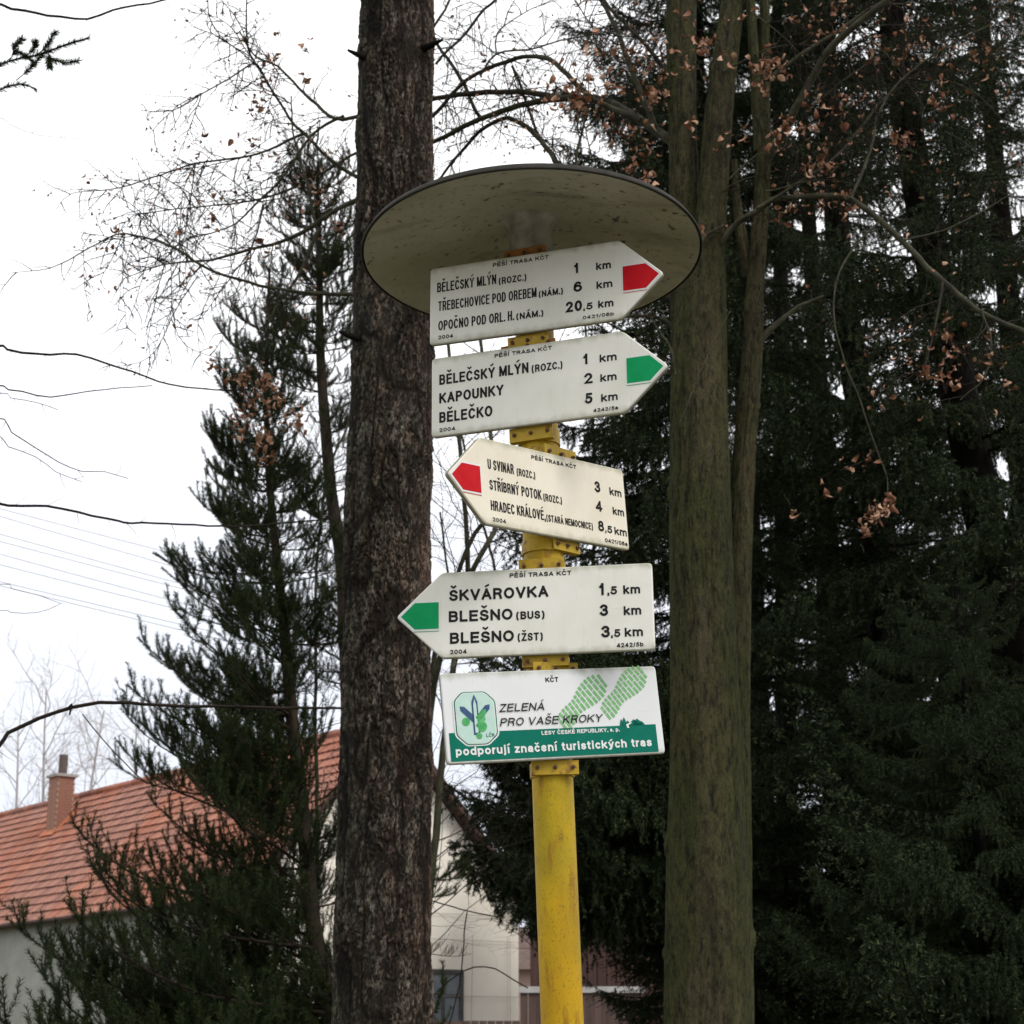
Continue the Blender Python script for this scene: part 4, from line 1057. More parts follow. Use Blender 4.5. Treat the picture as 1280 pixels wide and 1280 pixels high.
# where the photograph shows dry leaf clusters (centre px, spread, how many)
CL = [(825, 65, 30, 8), (775, 72, 14, 5), (800, 72, 12, 5), (838, 62, 8, 6), (745, 50, 12, 5), (765, 108, 10, 6), (815, 125, 25, 8), (720, 95, 25, 14), (735, 115, 16, 8),
      (700, 125, 14, 8), (880, 55, 10, 7), (870, 45, 7, 4), (862, 75, 6, 3), (910, 70, 8, 3), (955, 82, 18, 14), (968, 78, 10, 8), (950, 105, 10, 5), (830, 105, 10, 5),
      (822, 118, 10, 5), (775, 160, 14, 8), (805, 185, 18, 9), (785, 215, 14, 6), (810, 218, 10, 5), (865, 160, 8, 4), (915, 168, 14, 6), (965, 172, 14, 7), (985, 155, 12, 8),
      (1005, 160, 14, 6), (1030, 140, 22, 8), (1065, 130, 20, 8), (1025, 205, 18, 9), (1040, 210, 12, 6), (1060, 250, 16, 6), (1010, 245, 16, 7), (985, 262, 18, 6), (1090, 70, 25, 7),
      (1130, 60, 28, 7), (1180, 80, 30, 6), (1125, 175, 14, 6), (1135, 170, 10, 4), (1170, 130, 26, 5), (1220, 60, 30, 5), (1180, 420, 22, 8), (1165, 470, 14, 5), (1200, 440, 20, 6),
      (1235, 440, 26, 6), (1150, 455, 16, 4), (1190, 480, 14, 4), (1095, 640, 11, 12), (1108, 625, 10, 7), (1085, 660, 7, 7), (1085, 575, 16, 5), (1042, 605, 10, 3), (992, 640, 8, 2),
      (875, 286, 4, 2), (930, 20, 10, 3), (860, 10, 10, 3), (1010, 30, 26, 6), (1050, 10, 20, 5)]
CL2 = [(340, 75, 8, 8), (335, 95, 8, 5), (320, 125, 10, 7), (316, 175, 6, 3), (383, 100, 8, 4), (378, 55, 6, 3), (345, 45, 4, 2), (345, 195, 7, 3), (280, 245, 8, 3), (262, 272, 9, 5),
       (265, 455, 5, 5), (300, 470, 14, 14), (330, 480, 14, 16), (345, 500, 12, 12), (310, 505, 14, 12), (330, 545, 10, 12), (330, 570, 8, 8), (365, 520, 14, 9), (375, 535, 6, 5), (300, 530, 12, 8),
       (150, 288, 6, 3), (135, 305, 5, 2), (340, 305, 8, 4), (400, 250, 10, 5), (425, 280, 8, 5), (300, 170, 9, 2), (250, 165, 8, 2), (230, 400, 8, 2)]
rest = MB(); nleaf = 0


def leaf_rot(n=None):
    d = unit(rng.normal(size=3) * np.array([.5, .5, .35]) + np.array([0, 0, -.75])); rv = unit(rng.normal(size=3)); y = unit(np.cross(d, rv)); z = np.cross(d, y)
    return np.stack([d, y, z], 1)


lv_data = []
for cl, dset in ((CL, None), (CL2, 8.85)):
    for px, py, sp, k in cl:
        d0 = dset or (7.3 - max(0, px - 900) / 380 * .45 + rng.normal(0, .08))
        if px < 850 and dset is None: d0 = 7.55 + rng.normal(0, .1)
        mbt = MB(); c0 = at(px, py, d0) - hb_loc
        for i in range(int(k * 1.9)):
            p = at(px + rng.normal(0, sp * .7), py + rng.normal(0, sp * .7), d0 + rng.normal(0, .06)) - hb_loc
            lv_data.append((p, d0, c0))
lv_data.sort(key=lambda e: e[1])
twg = MB()
for k, (p, d0, c0) in enumerate(lv_data):
    Rm = leaf_rot(); sc_ = rng.uniform(.6, 1.25)
    if k < 290:
        o = link('leaf', LEAVES[k % 12], hb)
        Mx = np.eye(4); Mx[:3, :3] = Rm * sc_; Mx[:3, 3] = p; o.matrix_local = Matrix(Mx.tolist())
    else:
        me = LEAVES[k % 12]; co = np.empty(len(me.vertices) * 3); me.vertices.foreach_get('co', co); co = co.reshape(-1, 3)
        fq = np.array([list(pl.vertices) for pl in me.polygons])
        rest.add(co @ (Rm * sc_).T + p, fq, a=rng.random())
    if k % 2 == 0:
        twg.tube(grow(c0 + rng.normal(0, .03, 3), p - c0, np.linalg.norm(p - c0) + .02, 4, .25), [.0022, .002, .0018, .0016, .0012], 4, cap=False)
rng.shuffle(TIPS)
for (p, d_, pth) in TIPS[:1500]:
    q = pth[rng.integers(3, len(pth))]
    me = LEAVES[rng.integers(12)]; co = np.empty(len(me.vertices) * 3); me.vertices.foreach_get('co', co); co = co.reshape(-1, 3)
    fq = np.array([list(pl.vertices) for pl in me.polygons])
    rest.add(co @ (leaf_rot() * rng.uniform(.35, .8)).T + q, fq, a=rng.random())
tag(rest.build('leaves', M['leaf'], hb), kind='stuff')
tag(twg.build('leaf_twigs', M['twig'], hb), kind='stuff')


# ------------------------------------------------------------------ young pines on the left
def pine_bough(L, rise=0.35, curve=1.1, dens=1.0, nl=0.024):
    """bough along +X with separate upturned bristly shoots; the needles keep one size whatever the length"""
    mb = MB(); n = 12; t = np.linspace(0, 1, n)
    slope = rise + curve * t ** 2.2
    st = L / (n - 1)
    x = np.r_[0, np.cumsum(np.cos(slope[:-1]) * st)]; z = np.r_[0, np.cumsum(np.sin(slope[:-1]) * st)]
    y = np.cumsum(rng.normal(0, .02, n)) * L
    ax_ = np.stack([x, y - y[0], z], -1)
    mb.tube(ax_, np.linspace(0.003 + .006 * L, .0020, n), 5, m=0)
    tipn = max(2, int(n * (1 - .22 / L))) if L > .3 else 3
    mb.brush(ax_[min(tipn, n - 3):], int(190 * dens), nl, .0022, .75, m=1)
    mb.brush(ax_[n // 3:], int(260 * L * dens), nl, .0022, .8, m=1)
    s = .12 / L if L > .4 else .25
    while s < 0.97:
        i = int(s * (n - 1)); p = ax_[i]; tg = unit(ax_[min(i + 1, n - 1)] - ax_[i])
        for sd in (-1, 1):
            if rng.random() < .15: continue
            l = (L * .42 * (1 - s) + .13) * rng.uniform(.6, 1.2)
            pth = [p]; d_ = unit(tg * .8 + np.array([0, sd * rng.uniform(.7, 1.1), rng.uniform(-.15, .2)])); m_ = 7
            for k in range(m_):
                d_ = unit(d_ + np.array([0, 0, .17]) + rng.normal(0, .07, 3)); pth.append(pth[-1] + d_ * l / m_)
            pth = np.array(pth); mb.tube(pth, np.linspace(.0028, .0015, len(pth)), 4, m=0, cap=False)
            mb.brush(pth, int(850 * min(l, .2) * dens) + 8, nl, .0022, .75, m=1, t0=max(0, 1 - .2 / l))
            if l > .25: mb.brush(pth, int(260 * l * dens), nl, .0022, .8, m=1, t0=.3)
            f = .3
            while f < .9 and l > .16:
                p2 = pth[int(f * m_)]; l2 = rng.uniform(.06, .14) * (1.2 if l > .4 else 1)
                d2 = unit(d_ * .5 + rng.normal(0, .5, 3) * np.array([1, 1, .3]) + np.array([0, 0, .6]))
                q = np.array([p2, p2 + d2 * l2 * .5, p2 + unit(d2 + [0, 0, .35]) * l2])
                mb.tube(q, .0014, 3, m=0, cap=False); mb.brush(q, int(950 * l2 * dens), nl, .0022, .75, m=1)
                f += .045 / l + rng.random() * .12
        s += rng.uniform(.07, .12) / max(L, .5) ** .8
    return mb


def place_bough(me, name, parent, p, az, sc_, roll=0.0, tilt=0.0):
    o = link(name, me, parent)
    o.matrix_local = Matrix.Translation(Vector(p)) @ Matrix.Rotation(az, 4, 'Z') @ Matrix.Rotation(-tilt, 4, 'Y') @ Matrix.Rotation(roll, 4, 'X') @ Matrix.Scale(sc_, 4)
    return o


PSZ = {.35: [], .6: [], .95: [], 1.5: []}
for L_ in PSZ:
    for r_, c_, d_ in ((.15, .75, 1), (.28, .65, .9), (.02, .9, 1.0), (.2, .85, .85)):
        PSZ[L_].append(pine_bough(L_, r_, c_, d_).mesh('bough', [M['pinebark'], M['needle']]))
PTOP = PSZ[.35]; PINE = PSZ[.95]
BARE = [pine_bough(.8, .15, .5, .16).mesh('bough', [M['pinebark'], M['needle']]) for _ in range(3)]


def pine_pick(l):
    k = min(PSZ, key=lambda L_: abs(math.log(L_ / max(l, .1))))
    return PSZ[k][rng.integers(4)], l / k


def trunk_of(name, lst, d, mat, o, n=16, step=.08):
    P, Rr = trunk_from_px(lst, d); ax_ = (P[1] - P[0]) / (P[1] - P[0])[2]
    P = np.vstack([P[0] - ax_ * (P[0][2] + .1), P]); Rr = np.r_[Rr[0] * 1.2, Rr]
    mb = MB(); Q, rr = organic_tube(mb, P - o, Rr, n, step, .06, 3)
    mb.build(name, mat, hb if o is hb_loc else CUR)
    return Q, rr


PD = 11.0
o1 = np.array([at(410, 1280, PD)[0], PD, 0]); CUR = root('pine_tree', 'young dark green conifer with upturned bristly boughs in front of the red roof', 'tree', o1)
Q, rr = trunk_of('trunk', [(413, 1265, 24), (391, 1161, 21), (380, 1035, 19), (373, 963, 18), (362, 874, 16), (359, 821, 15), (348, 721, 12), (336, 595, 9), (332, 500, 6), (334, 420, 5), (337, 335, 3)], PD, M['pinebark'], o1)


def outline_len(z, tab):
    return np.interp(z, [t_[0] for t_ in tab], [t_[1] for t_ in tab])


zt = lambda py, d: at(0, py, d)[2]
tabL = sorted([(zt(1330, PD), 2.3), (zt(1240, PD), 2.1), (zt(1100, PD), 1.68), (zt(1000, PD), 1.45), (zt(900, PD), 1.14), (zt(800, PD), .96), (zt(700, PD), .74), (zt(600, PD), .58), (zt(480, PD), .48), (zt(400, PD), .36), (zt(340, PD), .18)])
z = 0.45
while z < zt(350, PD):
    k = min(int(np.searchsorted(Q[:, 2], z)), len(Q) - 1); c = Q[k]
    Lb = outline_len(z + .3, tabL)
    for j in range(rng.integers(5, 8) if z < 2.2 else (rng.integers(5, 7) if z < 3.6 else rng.integers(5, 9))):
        az = rng.uniform(0, 2 * math.pi)
        l = 0.5
        for _ in range(4): l = outline_len(z + .38 * l, tabL) * 1.08
        l *= rng.uniform(.6, 1.13)
        if math.cos(az) > -.25 and z < 3.6 and rng.random() < .5: continue
        if math.cos(az) > -.15:
            l *= .7 if z > zt(820, PD) else .34
        if z > zt(1030, PD) and z < zt(620, PD) and math.cos(az) > -.15 and rng.random() < .4: me, sc_ = BARE[rng.integers(3)], l * 1.2
        else: me, sc_ = pine_pick(l)
        place_bough(me, 'bough', CUR, c, az, sc_, rng.normal(0, .12), rng.normal(0, .1) - .05 * (z < 2.5) + .12 * (z > 4.5))
    z += rng.uniform(.10, .155)
for k in range(22):
    me, sc_ = pine_pick(2.0)
    k_ = min(int(np.searchsorted(Q[:, 2], .4 + k * .045)), len(Q) - 1)
    place_bough(me, 'bough', CUR, Q[k_], math.pi + rng.normal(0, .4), rng.uniform(1.15, 1.5), rng.normal(0, .12), rng.normal(-.02, .06))

PD2 = 12.3
o2 = np.array([at(428, 1280, PD2)[0], PD2, 0]); CUR = root('pine_tree', 'thin reddish-barked pine leaning behind the scaly trunk, sparse tufts high up', 'tree', o2)
Q, rr = trunk_of('trunk', [(445, 1280, 22), (440, 1000, 20), (428, 703, 17), (413, 613, 15), (406, 523, 14), (400, 434, 11), (399, 323, 8), (397, 215, 4)], PD2, M['pinebark'], o2)
for zz in np.arange(zt(900, PD2), zt(222, PD2), .10):
    k = min(int(np.searchsorted(Q[:, 2], zz)), len(Q) - 1); c = Q[k]
    f = (zz - zt(900, PD2)) / (zt(222, PD2) - zt(900, PD2))
    for j in range(rng.integers(2, 4) if f < .55 else rng.integers(4, 6)):
        az = rng.uniform(0, 6.28); l = (.95 - .55 * f) * rng.uniform(.5, 1.1)
        if f < .6 and rng.random() < .6: place_bough(BARE[rng.integers(3)], 'bough', CUR, c, az, l, 0, 0)
        else:
            me, sc_ = pine_pick(l * (.8 if f < .6 else 1)); place_bough(me, 'bough', CUR, c, az, sc_, 0, .05)

# a mossy fork of a bare tree between the pines
o3 = np.array([at(380, 1280, 12.0)[0], 12.0, 0]); CUR = root('bare_sapling', 'slender bare mossy sapling between the young conifer and the scaly trunk', 'tree', o3)
P, Rr = trunk_from_px([(390, 1280, 7), (384, 1000, 6), (388, 820, 5), (392, 700, 5), (405, 600, 5), (430, 540, 6), (445, 500, 4), (470, 440, 3)], 12.0)
P = np.vstack([[o3[0], 12.0, 0], P]); Rr = np.r_[Rr[0], Rr]
mb = MB(); Qs = smooth_path(P, .08) - o3; mb.tube(Qs, np.linspace(.02, .007, len(Qs)), 7); mb.build('trunk', M['limb'], CUR)
mb = MB(); twigify(mb, Qs[len(Qs) // 4:], .0045, .18, .7, 3, (0, 0, .35)); mb.build('twigs', M['twig'], CUR)['kind'] = 'stuff'

# thin bare tree whose stems show between the boards
for (px0, d, lab, stems) in ((505, 10.6, 'bare thin-stemmed tree seen in the gaps between boards and scaly trunk', [[(505, 1280), (530, 900), (575, 700), (600, 660), (650, 560), (680, 470)], [(505, 1280), (540, 860), (600, 700), (620, 640), (600, 420), (590, 300)], [(515, 1280), (560, 830), (574, 740), (576, 640), (560, 420), (540, 300)]]),
                             (640, 15.0, 'distant bare tree whose fine twigs fill the sky under the lid', [[(700, 1280), (690, 1000), (640, 800), (600, 640), (560, 480)], [(700, 1280), (720, 900), (740, 600), (720, 300)], [(690, 1000), (620, 860), (570, 760), (550, 640)]])):
    oo = np.array([at(px0, 1280, d)[0], d, 0]); CUR = root('bare_tree', lab, 'tree', oo)
    for st_ in stems:
        P = np.array([at(a_, b_, d + rng.normal(0, .15)) for a_, b_ in st_]); P = np.vstack([[P[0][0], d, 0], P])
        Qs = smooth_path(P, .1) - oo
        mb = MB(); mb.tube(Qs, np.linspace(.032 if d < 12 else .03, .009, len(Qs)), 7)
        mb.build('stem', M['limb'], CUR)
        mb = MB(); twigify(mb, Qs[len(Qs) // 4:], .005, .13, .95, 3, (0, 0, .05)); tag(mb.build('twigs', M['twig'], CUR), kind='stuff')


# ------------------------------------------------------------------ dark spruces on the right
def spruce_bough(L=1.6, dens=1.0, hang=.35, droop=.5):
    mb = MB(); n = 14; t = np.linspace(0, 1, n)
    x = L * t; z = -droop * L * (t ** 1.3) * .6 + .28 * L * t ** 4; y = np.cumsum(rng.normal(0, .012, n)) * L
    ax_ = np.stack([x, y - y[0], z], -1)
    mb.tube(ax_, np.linspace(.014, .003, n), 5, m=0)
    mb.brush(ax_[3:], int(240 * L * dens), .03, .0045, .8, m=1)
    s = .10
    while s < .98:
        i = min(int(s * (n - 1)), n - 2); f = s * (n - 1) - i; p = ax_[i] * (1 - f) + ax_[i + 1] * f; tg = unit(ax_[i + 1] - ax_[i])
        for sd in (-1, 1):
            l = L * (.42 * (1 - s) ** .8 + .07) * rng.uniform(.6, 1.15)
            pth = [p]; d_ = unit(tg * .9 + np.array([0, sd * 1.0, rng.uniform(-.1, .1)])); m_ = 6
            for k in range(m_):
                d_ = unit(d_ + np.array([0, 0, -.11]) + rng.normal(0, .05, 3)); pth.append(pth[-1] + d_ * l / m_)
            pth = np.array(pth); mb.tube(pth, .0028, 3, m=0, cap=False)
            mb.brush(pth, int(430 * l * dens) + 5, .030, .0066, .8, m=1)
            for f2 in np.arange(.2, 1.0, .16):
                if rng.random() < .2: continue
                p2 = pth[min(int(f2 * m_), m_)]; l2 = hang * rng.uniform(.3, 1) * (1 - .5 * s) * min(1, l / .3)
                e = p2 + np.array([rng.normal(0, .25), rng.normal(0, .25), -1]) * l2
                mid = (p2 + e) / 2 + rng.normal(0, .02, 3)
                mb.brush(np.array([p2, mid, e]), int(300 * l2 * dens) + 5, .026, .0066, .7, m=1)
        s += rng.uniform(.035, .06)
    return mb


SPR = [spruce_bough(1.6, d_, h_, dr).mesh('bough', [M['darkbark'], M['spruce']]) for d_, h_, dr in ((1, .32, .5), (1.1, .40, .6), (.9, .28, .35), (1.0, .36, .7), (1.1, .24, .3))]
SPB = [spruce_bough(1.6, .12, .10, dr).mesh('bough', [M['darkbark'], M['spruce']]) for dr in (.1, .25, -.05)]


def spruce(lab, trunk_px, d, height, r_bot, nb, z0=0.4, bare_to=0.0, top_r=.15, mul=1.0, base=None, r_px=None, gap=None, thin_right=False):
    global CUR
    if base is None:
        P, Rr = trunk_from_px(trunk_px, d); ax_ = (P[1] - P[0]) / (P[1] - P[0])[2]
        o = P[0] - ax_ * P[0][2]
        # extend to the top
        ax2 = (P[-1] - P[-2]) / (P[-1] - P[-2])[2]
        if P[-1][2] < height - .5:
            P = np.vstack([P, P[-1] + ax2 * (height - P[-1][2])]); Rr = np.r_[Rr, .02]
        P = np.vstack([o - ax_ * .1, P]); Rr = np.r_[Rr[0] * 1.1, Rr]
    else:
        o = np.array([base[0], base[1], 0.0]); P = np.array([[*base[:2], -.1], [base[0] + .05, base[1], height * .5], [base[0], base[1], height]]); Rr = np.array([height * .011 + .03, height * .006 + .02, .01])
    CUR = root('spruce_tree', lab, 'tree', o)
    mb = MB(); Q, rr = organic_tube(mb, P - o, Rr, 18, .12, .05, 2); mb.build('trunk', M['darkbark'], CUR)
    ga = 2.39996
    for k in range(nb):
        f = (k + .5) / nb
        z = z0 + (height - z0) * (1 - (1 - f) ** 1.0)
        if gap and gap[0] < z < gap[1] and rng.random() < gap[2]: continue
        if thin_right and z < 7.5 and math.cos(k * ga) > .2 and rng.random() < .75: continue
        i = min(int(np.searchsorted(Q[:, 2], z)), len(Q) - 1); c = Q[i]
        l = (r_bot * (1 - f) ** .75 + top_r * f) * rng.uniform(.72, 1.12) * mul
        me = SPB[rng.integers(3)] if z < bare_to else SPR[rng.integers(5)]
        if k % 5 == 0: place_bough(SPB[rng.integers(3)], 'bough', CUR, c + np.array([0, 0, .1]), rng.uniform(0, 6.28), l / 1.5, 0, .1)
        place_bough(me, 'bough', CUR, c, k * ga + rng.normal(0, .3), l / 1.6, rng.normal(0, .15), .25 * f + rng.normal(0, .08) + .08)


spruce('dense dark spruce directly behind the forked hornbeam and the boards', [(884, 1280, 40), (878, 600, 32), (868, 0, 22)], 13.0, 15.5, 1.75, 235, z0=2.5, mul=1.0, thin_right=True)
for k in range(64):
    place_bough(SPR[k % 5], 'bough', CUR, (0, 0, rng.uniform(2.75, 4.15)), math.pi + rng.normal(-.05, .5), rng.uniform(.75, 1.14), rng.normal(0, .2), rng.normal(.1, .08))
spruce('straight dark spruce trunk in the middle of the right-hand thicket, with bare inner boughs', [(1130, 1280, 44), (1100, 700, 40), (1085, 560, 38), (1066, 460, 36), (1051, 350, 33), (1040, 200, 28), (1030, 0, 24)], 14.0, 17, 1.9, 190, z0=1.6, bare_to=2.6, gap=(3.8, 9.5, .42))
spruce('thick dark spruce trunk leaning left across the upper right corner', [(1320, 1280, 60), (1290, 1000, 56), (1245, 720, 52), (1203, 520, 48), (1160, 300, 44), (1120, 80, 34), (1105, -60, 30)], 12.0, 15, 1.9, 190, z0=1.2, gap=(4.0, 9.0, .45))
spruce('slim dark spruce standing between the forked hornbeam and the straight spruce', [(985, 1280, 30), (980, 700, 24), (975, 300, 18)], 16.5, 17, 1.5, 140, z0=.5, gap=(2.6, 13, .62))
spruce('far tall spruce at the right edge, behind the leaning trunk', None, 0, 19, 2.4, 150, base=(5.6, 18.5), z0=.5)
spruce('far dark spruce filling the gap right of the straight trunk', None, 0, 19, 2.3, 130, base=(3.95, 21.5), z0=.5)
spruce('young dense spruce low in the thicket, right beside the hornbeam trunk', None, 0, 3.3, 1.3, 80, base=(2.25, 14.8), z0=.3)
spruce('young dense spruce at lower right, under the straight spruce', None, 0, 5.0, 1.7, 110, base=(3.1, 12.6), z0=.3)
spruce('broad young spruce in the lower right corner with long drooping boughs', None, 0, 4.3, 1.9, 100, base=(2.75, 10.6), z0=.3)
spruce('low bushy spruce filling the foot of the thicket behind the hornbeam', None, 0, 3.6, 1.3, 80, base=(1.25, 13.8), z0=.2)
spruce('young spruce deeper in the thicket, seen between the two far trunks', None, 0, 6.6, 1.9, 110, base=(3.7, 16.4), z0=.4)

spruce('far dark spruce just right of the hornbeam stems, behind the slim spruce', None, 0, 21, 2.2, 120, base=(3.4, 24.5), z0=.5, gap=(3.5, 9.5, .6))

# ------------------------------------------------------------------ branches entering from the left edge
oa = np.array([-4.3, 7.0, 0]); CUR = root('bare_tree', 'bare tree just outside the left edge, its thin dark branches reaching into the white sky', 'tree', oa)
MB().tube(np.array([(0, 0, -.1), (.05, 0, 2), (0, .1, 4.5), (.1, 0, 8)]), [.16, .13, .10, .05], 16).build('trunk', M['limb'], CUR)


def edge_branch(lst, w0, w1, d=7.0, tw=.12, sp=.12, start=None):
    P = np.array([at(a_, b_, d) for a_, b_ in lst]); z_ = P[0][2]
    st_ = np.array([-4.3, 7.0, z_ - .25])
    P = np.vstack([st_, (st_ + P[0]) / 2 + [0, 0, .02], P]); Qs = smooth_path(P, .05) - oa
    mb = MB(); r0 = w0 / 2 * d / F; mb.tube(Qs, np.r_[np.linspace(r0 * 1.6, r0, len(Qs) - len(Qs) // 2), np.linspace(r0, w1 / 2 * d / F, len(Qs) // 2)], 7)
    if tw: twigify(mb, Qs[len(Qs) // 3:], .0016, sp, tw, 1, (0, 0, .1))
    mb.build('limb', M['twig'], CUR)


edge_branch([(-40, 5), (12, 12), (55, 21), (105, 24), (140, 11), (200, 0), (240, -8)], 5.5, 2.5)
edge_branch([(-30, 430), (12, 436), (50, 442), (100, 443), (140, 457), (215, 482), (270, 488), (310, 487)], 5, 1.8)
edge_branch([(-30, 480), (12, 487), (65, 495), (110, 489), (150, 484), (190, 482)], 3.6, 1.2)
edge_branch([(-30, 492), (12, 498), (45, 504), (72, 512)], 2, 1)
edge_branch([(-30, 520), (12, 541), (45, 560), (70, 577), (100, 588), (130, 588), (160, 598)], 2.8, 1.0)
edge_branch([(-30, 545), (12, 557), (45, 570), (70, 588), (102, 602)], 2.6, .9)
edge_branch([(-40, 630), (12, 633), (60, 633), (100, 640), (150, 650), (165, 653), (230, 655), (300, 658), (400, 650)], 4.4, 2.0)
edge_branch([(-40, 950), (12, 922), (50, 904), (90, 890), (125, 883), (165, 883), (240, 886), (340, 886), (430, 885)], 6.5, 3.0)
edge_branch([(-30, 730), (12, 735), (45, 743), (78, 755)], 1.6, .7, tw=0)
edge_branch([(-30, 760), (12, 762), (45, 764), (75, 755)], 1.8, .7, tw=0)
edge_branch([(-30, 150), (12, 158), (50, 170), (105, 174)], 1.5, .6, tw=.08)
mb = MB(); mb.tube(smooth_path([at(103, 892, 7.0), at(130, 925, 7.0), at(155, 955, 7.0), at(185, 980, 7.0)]) - oa, .0024, 5); mb.build('twig', M['twig'], CUR)
mb = MB(); mb.tube(smooth_path([at(86, 893, 7.0), at(86, 884, 7.0)]) - oa, .004, 5); mb.build('twig', M['twig'], CUR)

ob = np.array([-4.0, 8.6, 0]); CUR = root('spruce_tree', 'spruce outside the upper left corner, one dark sprig reaching into view', 'tree', ob)
MB().tube(np.array([(0, 0, -.1), (0, 0, 5), (0, 0, 11)]), [.16, .11, .03], 14).build('trunk', M['darkbark'], CUR)
mb = MB()
def sprig(lst, w, nn, br=True):
    Qs = smooth_path([at(a_, b_, 8.4) for a_, b_ in lst], .04) - ob
    mb.tube(Qs, w, 5)
    if br: mb.brush(Qs[len(Qs) // 4:], nn, .034, .004, .8, m=1)
sprig([(-240, 160), (-60, 105), (12, 75), (45, 68), (75, 58), (112, 47)], .006, 900)
sprig([(-240, 180), (-60, 130), (12, 108), (28, 106), (46, 113)], .005, 500)
for a_, b_, c_, d_ in ((14, 72, 28, 48), (45, 70, 70, 40), (50, 68, 98, 76), (20, 100, 52, 70), (12, 75, 45, 80), (60, 62, 62, 85), (28, 72, 44, 52)):
    sprig([(a_, b_), (c_, d_)], .003, 260)
mb.build('bough', [M['darkbark'], M['spruce']], CUR)
for k in range(26):
    place_bough(SPR[k % 5], 'bough', CUR, (0, 0, 3 + k * .3), math.pi + rng.normal(0, .9), .6 * (1 - k / 34), 0, .1)

# ------------------------------------------------------------------ overhead wires
for k, (ya, yb) in enumerate(((639, 693), (649, 709), (671, 728), (680, 734), (696, 752), (709, 761), (730, 779), (735, 786))):
    sl_ = (yb - ya) / 208.0
    Bq = at(12, ya, 27.5); Cq = at(220, yb, 29.0); dv = Cq - Bq
    tt_ = np.linspace(-5, 4.5, 60)[:, None]
    mb = MB(); Pw = Bq + dv * tt_ + np.array([0, 0, .012]) * (tt_ * (tt_ - 1)); mb.tube(Pw, .006, 5)
    o = mb.build('power_line', M['wire'])
    words_ = ['topmost', 'second from the top', 'third from the top', 'fourth from the top', 'fifth from the top', 'sixth from the top', 'second lowest', 'lowest'][k]
    tag(o, 'thin grey overhead wire sloping down behind the young conifer, %s of eight' % words_, 'power line', 'overhead wires over the houses')

# ------------------------------------------------------------------ house with the tiled roof
q = (-2.644, 0.663, 7.9, 8.688, 4.35)
RG = np.array([q[0] - .12, 40.0, q[3] - .12]); hd = np.array([-math.sin(q[1]), math.cos(q[1]), 0]); hg = np.array([math.cos(q[1]), math.sin(q[1]), 0])
hw = q[2] / 2; HL = 30.0
ho = RG * np.array([1, 1, 0])
house = root('house', 'cream gabled house with orange-red tiled roof behind the trunks', 'house', ho)
Zr, Ze = RG[2], q[4] + .15
T3 = lambda g_, l_, z_: hg * g_ + hd * l_ + np.array([0, 0, z_])      # across, along, up
ww = hw - .25
zwe = Ze + (Zr - Ze) * (.25 / hw) - .12
mb = MB()
gab = [T3(-ww, 0, -.1), T3(ww, 0, -.1), T3(ww, 0, zwe), T3(0, 0, Zr - .25), T3(-ww, 0, zwe)]
gab2 = [p + hd * .4 for p in gab]
mb.add(gab + gab2, q=[[0, 1, 6, 5], [1, 2, 7, 6], [4, 0, 5, 9]], t=[[0, 4, 2], [0, 2, 1], [4, 3, 2], [5, 6, 7], [5, 7, 9], [9, 7, 8]])
mb.build('wall', M['plaster'], house, smooth=False)
for sd in (-1, 1):
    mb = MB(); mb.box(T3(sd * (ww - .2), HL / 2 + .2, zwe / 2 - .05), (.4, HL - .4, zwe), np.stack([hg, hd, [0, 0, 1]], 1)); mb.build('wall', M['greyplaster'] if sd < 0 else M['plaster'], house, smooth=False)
mb = MB(); mb.add([p + hd * (HL - .4) for p in gab + gab2], q=[[0, 1, 6, 5], [1, 2, 7, 6], [4, 0, 5, 9]], t=[[0, 4, 2], [0, 2, 1], [4, 3, 2], [5, 6, 7], [5, 7, 9], [9, 7, 8]]); mb.build('wall', M['plaster'], house, smooth=False)
slope = unit(T3(-hw, 0, Ze) - T3(0, 0, Zr)); SLn = np.linalg.norm(T3(-hw, 0, Ze) - T3(0, 0, Zr))
roofs = []
for sd in (-1, 1):
    sl = unit(T3(sd * hw, 0, Ze) - T3(0, 0, Zr)); nn = np.cross(sl, hd) * (1 if sd < 0 else -1)
    if nn[2] < 0: nn = -nn
    mb = MB(); mb.box(T3(0, HL / 2 - .1, Zr) + sl * SLn / 2 - nn * .07, (SLn, HL + .5, .08), np.stack([sl, hd, nn], 1)); r_ = mb.build('roof', M['darkwood'], house, smooth=False)
    roofs.append((sd, sl, nn, r_))
    mb = MB(); mb.box(T3(0, -.40, Zr) + sl * SLn / 2 - nn * .06, (SLn, .05, .14), np.stack([sl, hd, nn], 1)); mb.build('barge_board', M['darkwood'], house, smooth=False)
# roof tiles
EXP, TW = 0.335, 0.235


def tile_geo(mb, o, sl, nn, a):
    n = 4; xs = np.linspace(-.5, .5, n); arch = .018 * np.cos(xs * math.pi)
    V = []
    for (l_, h_) in ((0, .0), (EXP + .05, .045)):
        for i in range(n): V.append(o + hd * xs[i] * TW * .97 + sl * l_ + nn * (h_ + arch[i]))
    for i in range(n): V.append(o + hd * xs[i] * TW * .97 + sl * (EXP + .05) + nn * (.022 + arch[i]))
    qd = [[i, i + 1, n + i + 1, n + i] for i in range(n - 1)] + [[n + i, n + i + 1, 2 * n + i + 1, 2 * n + i] for i in range(n - 1)]
    mb.add(V, qd, a=a)


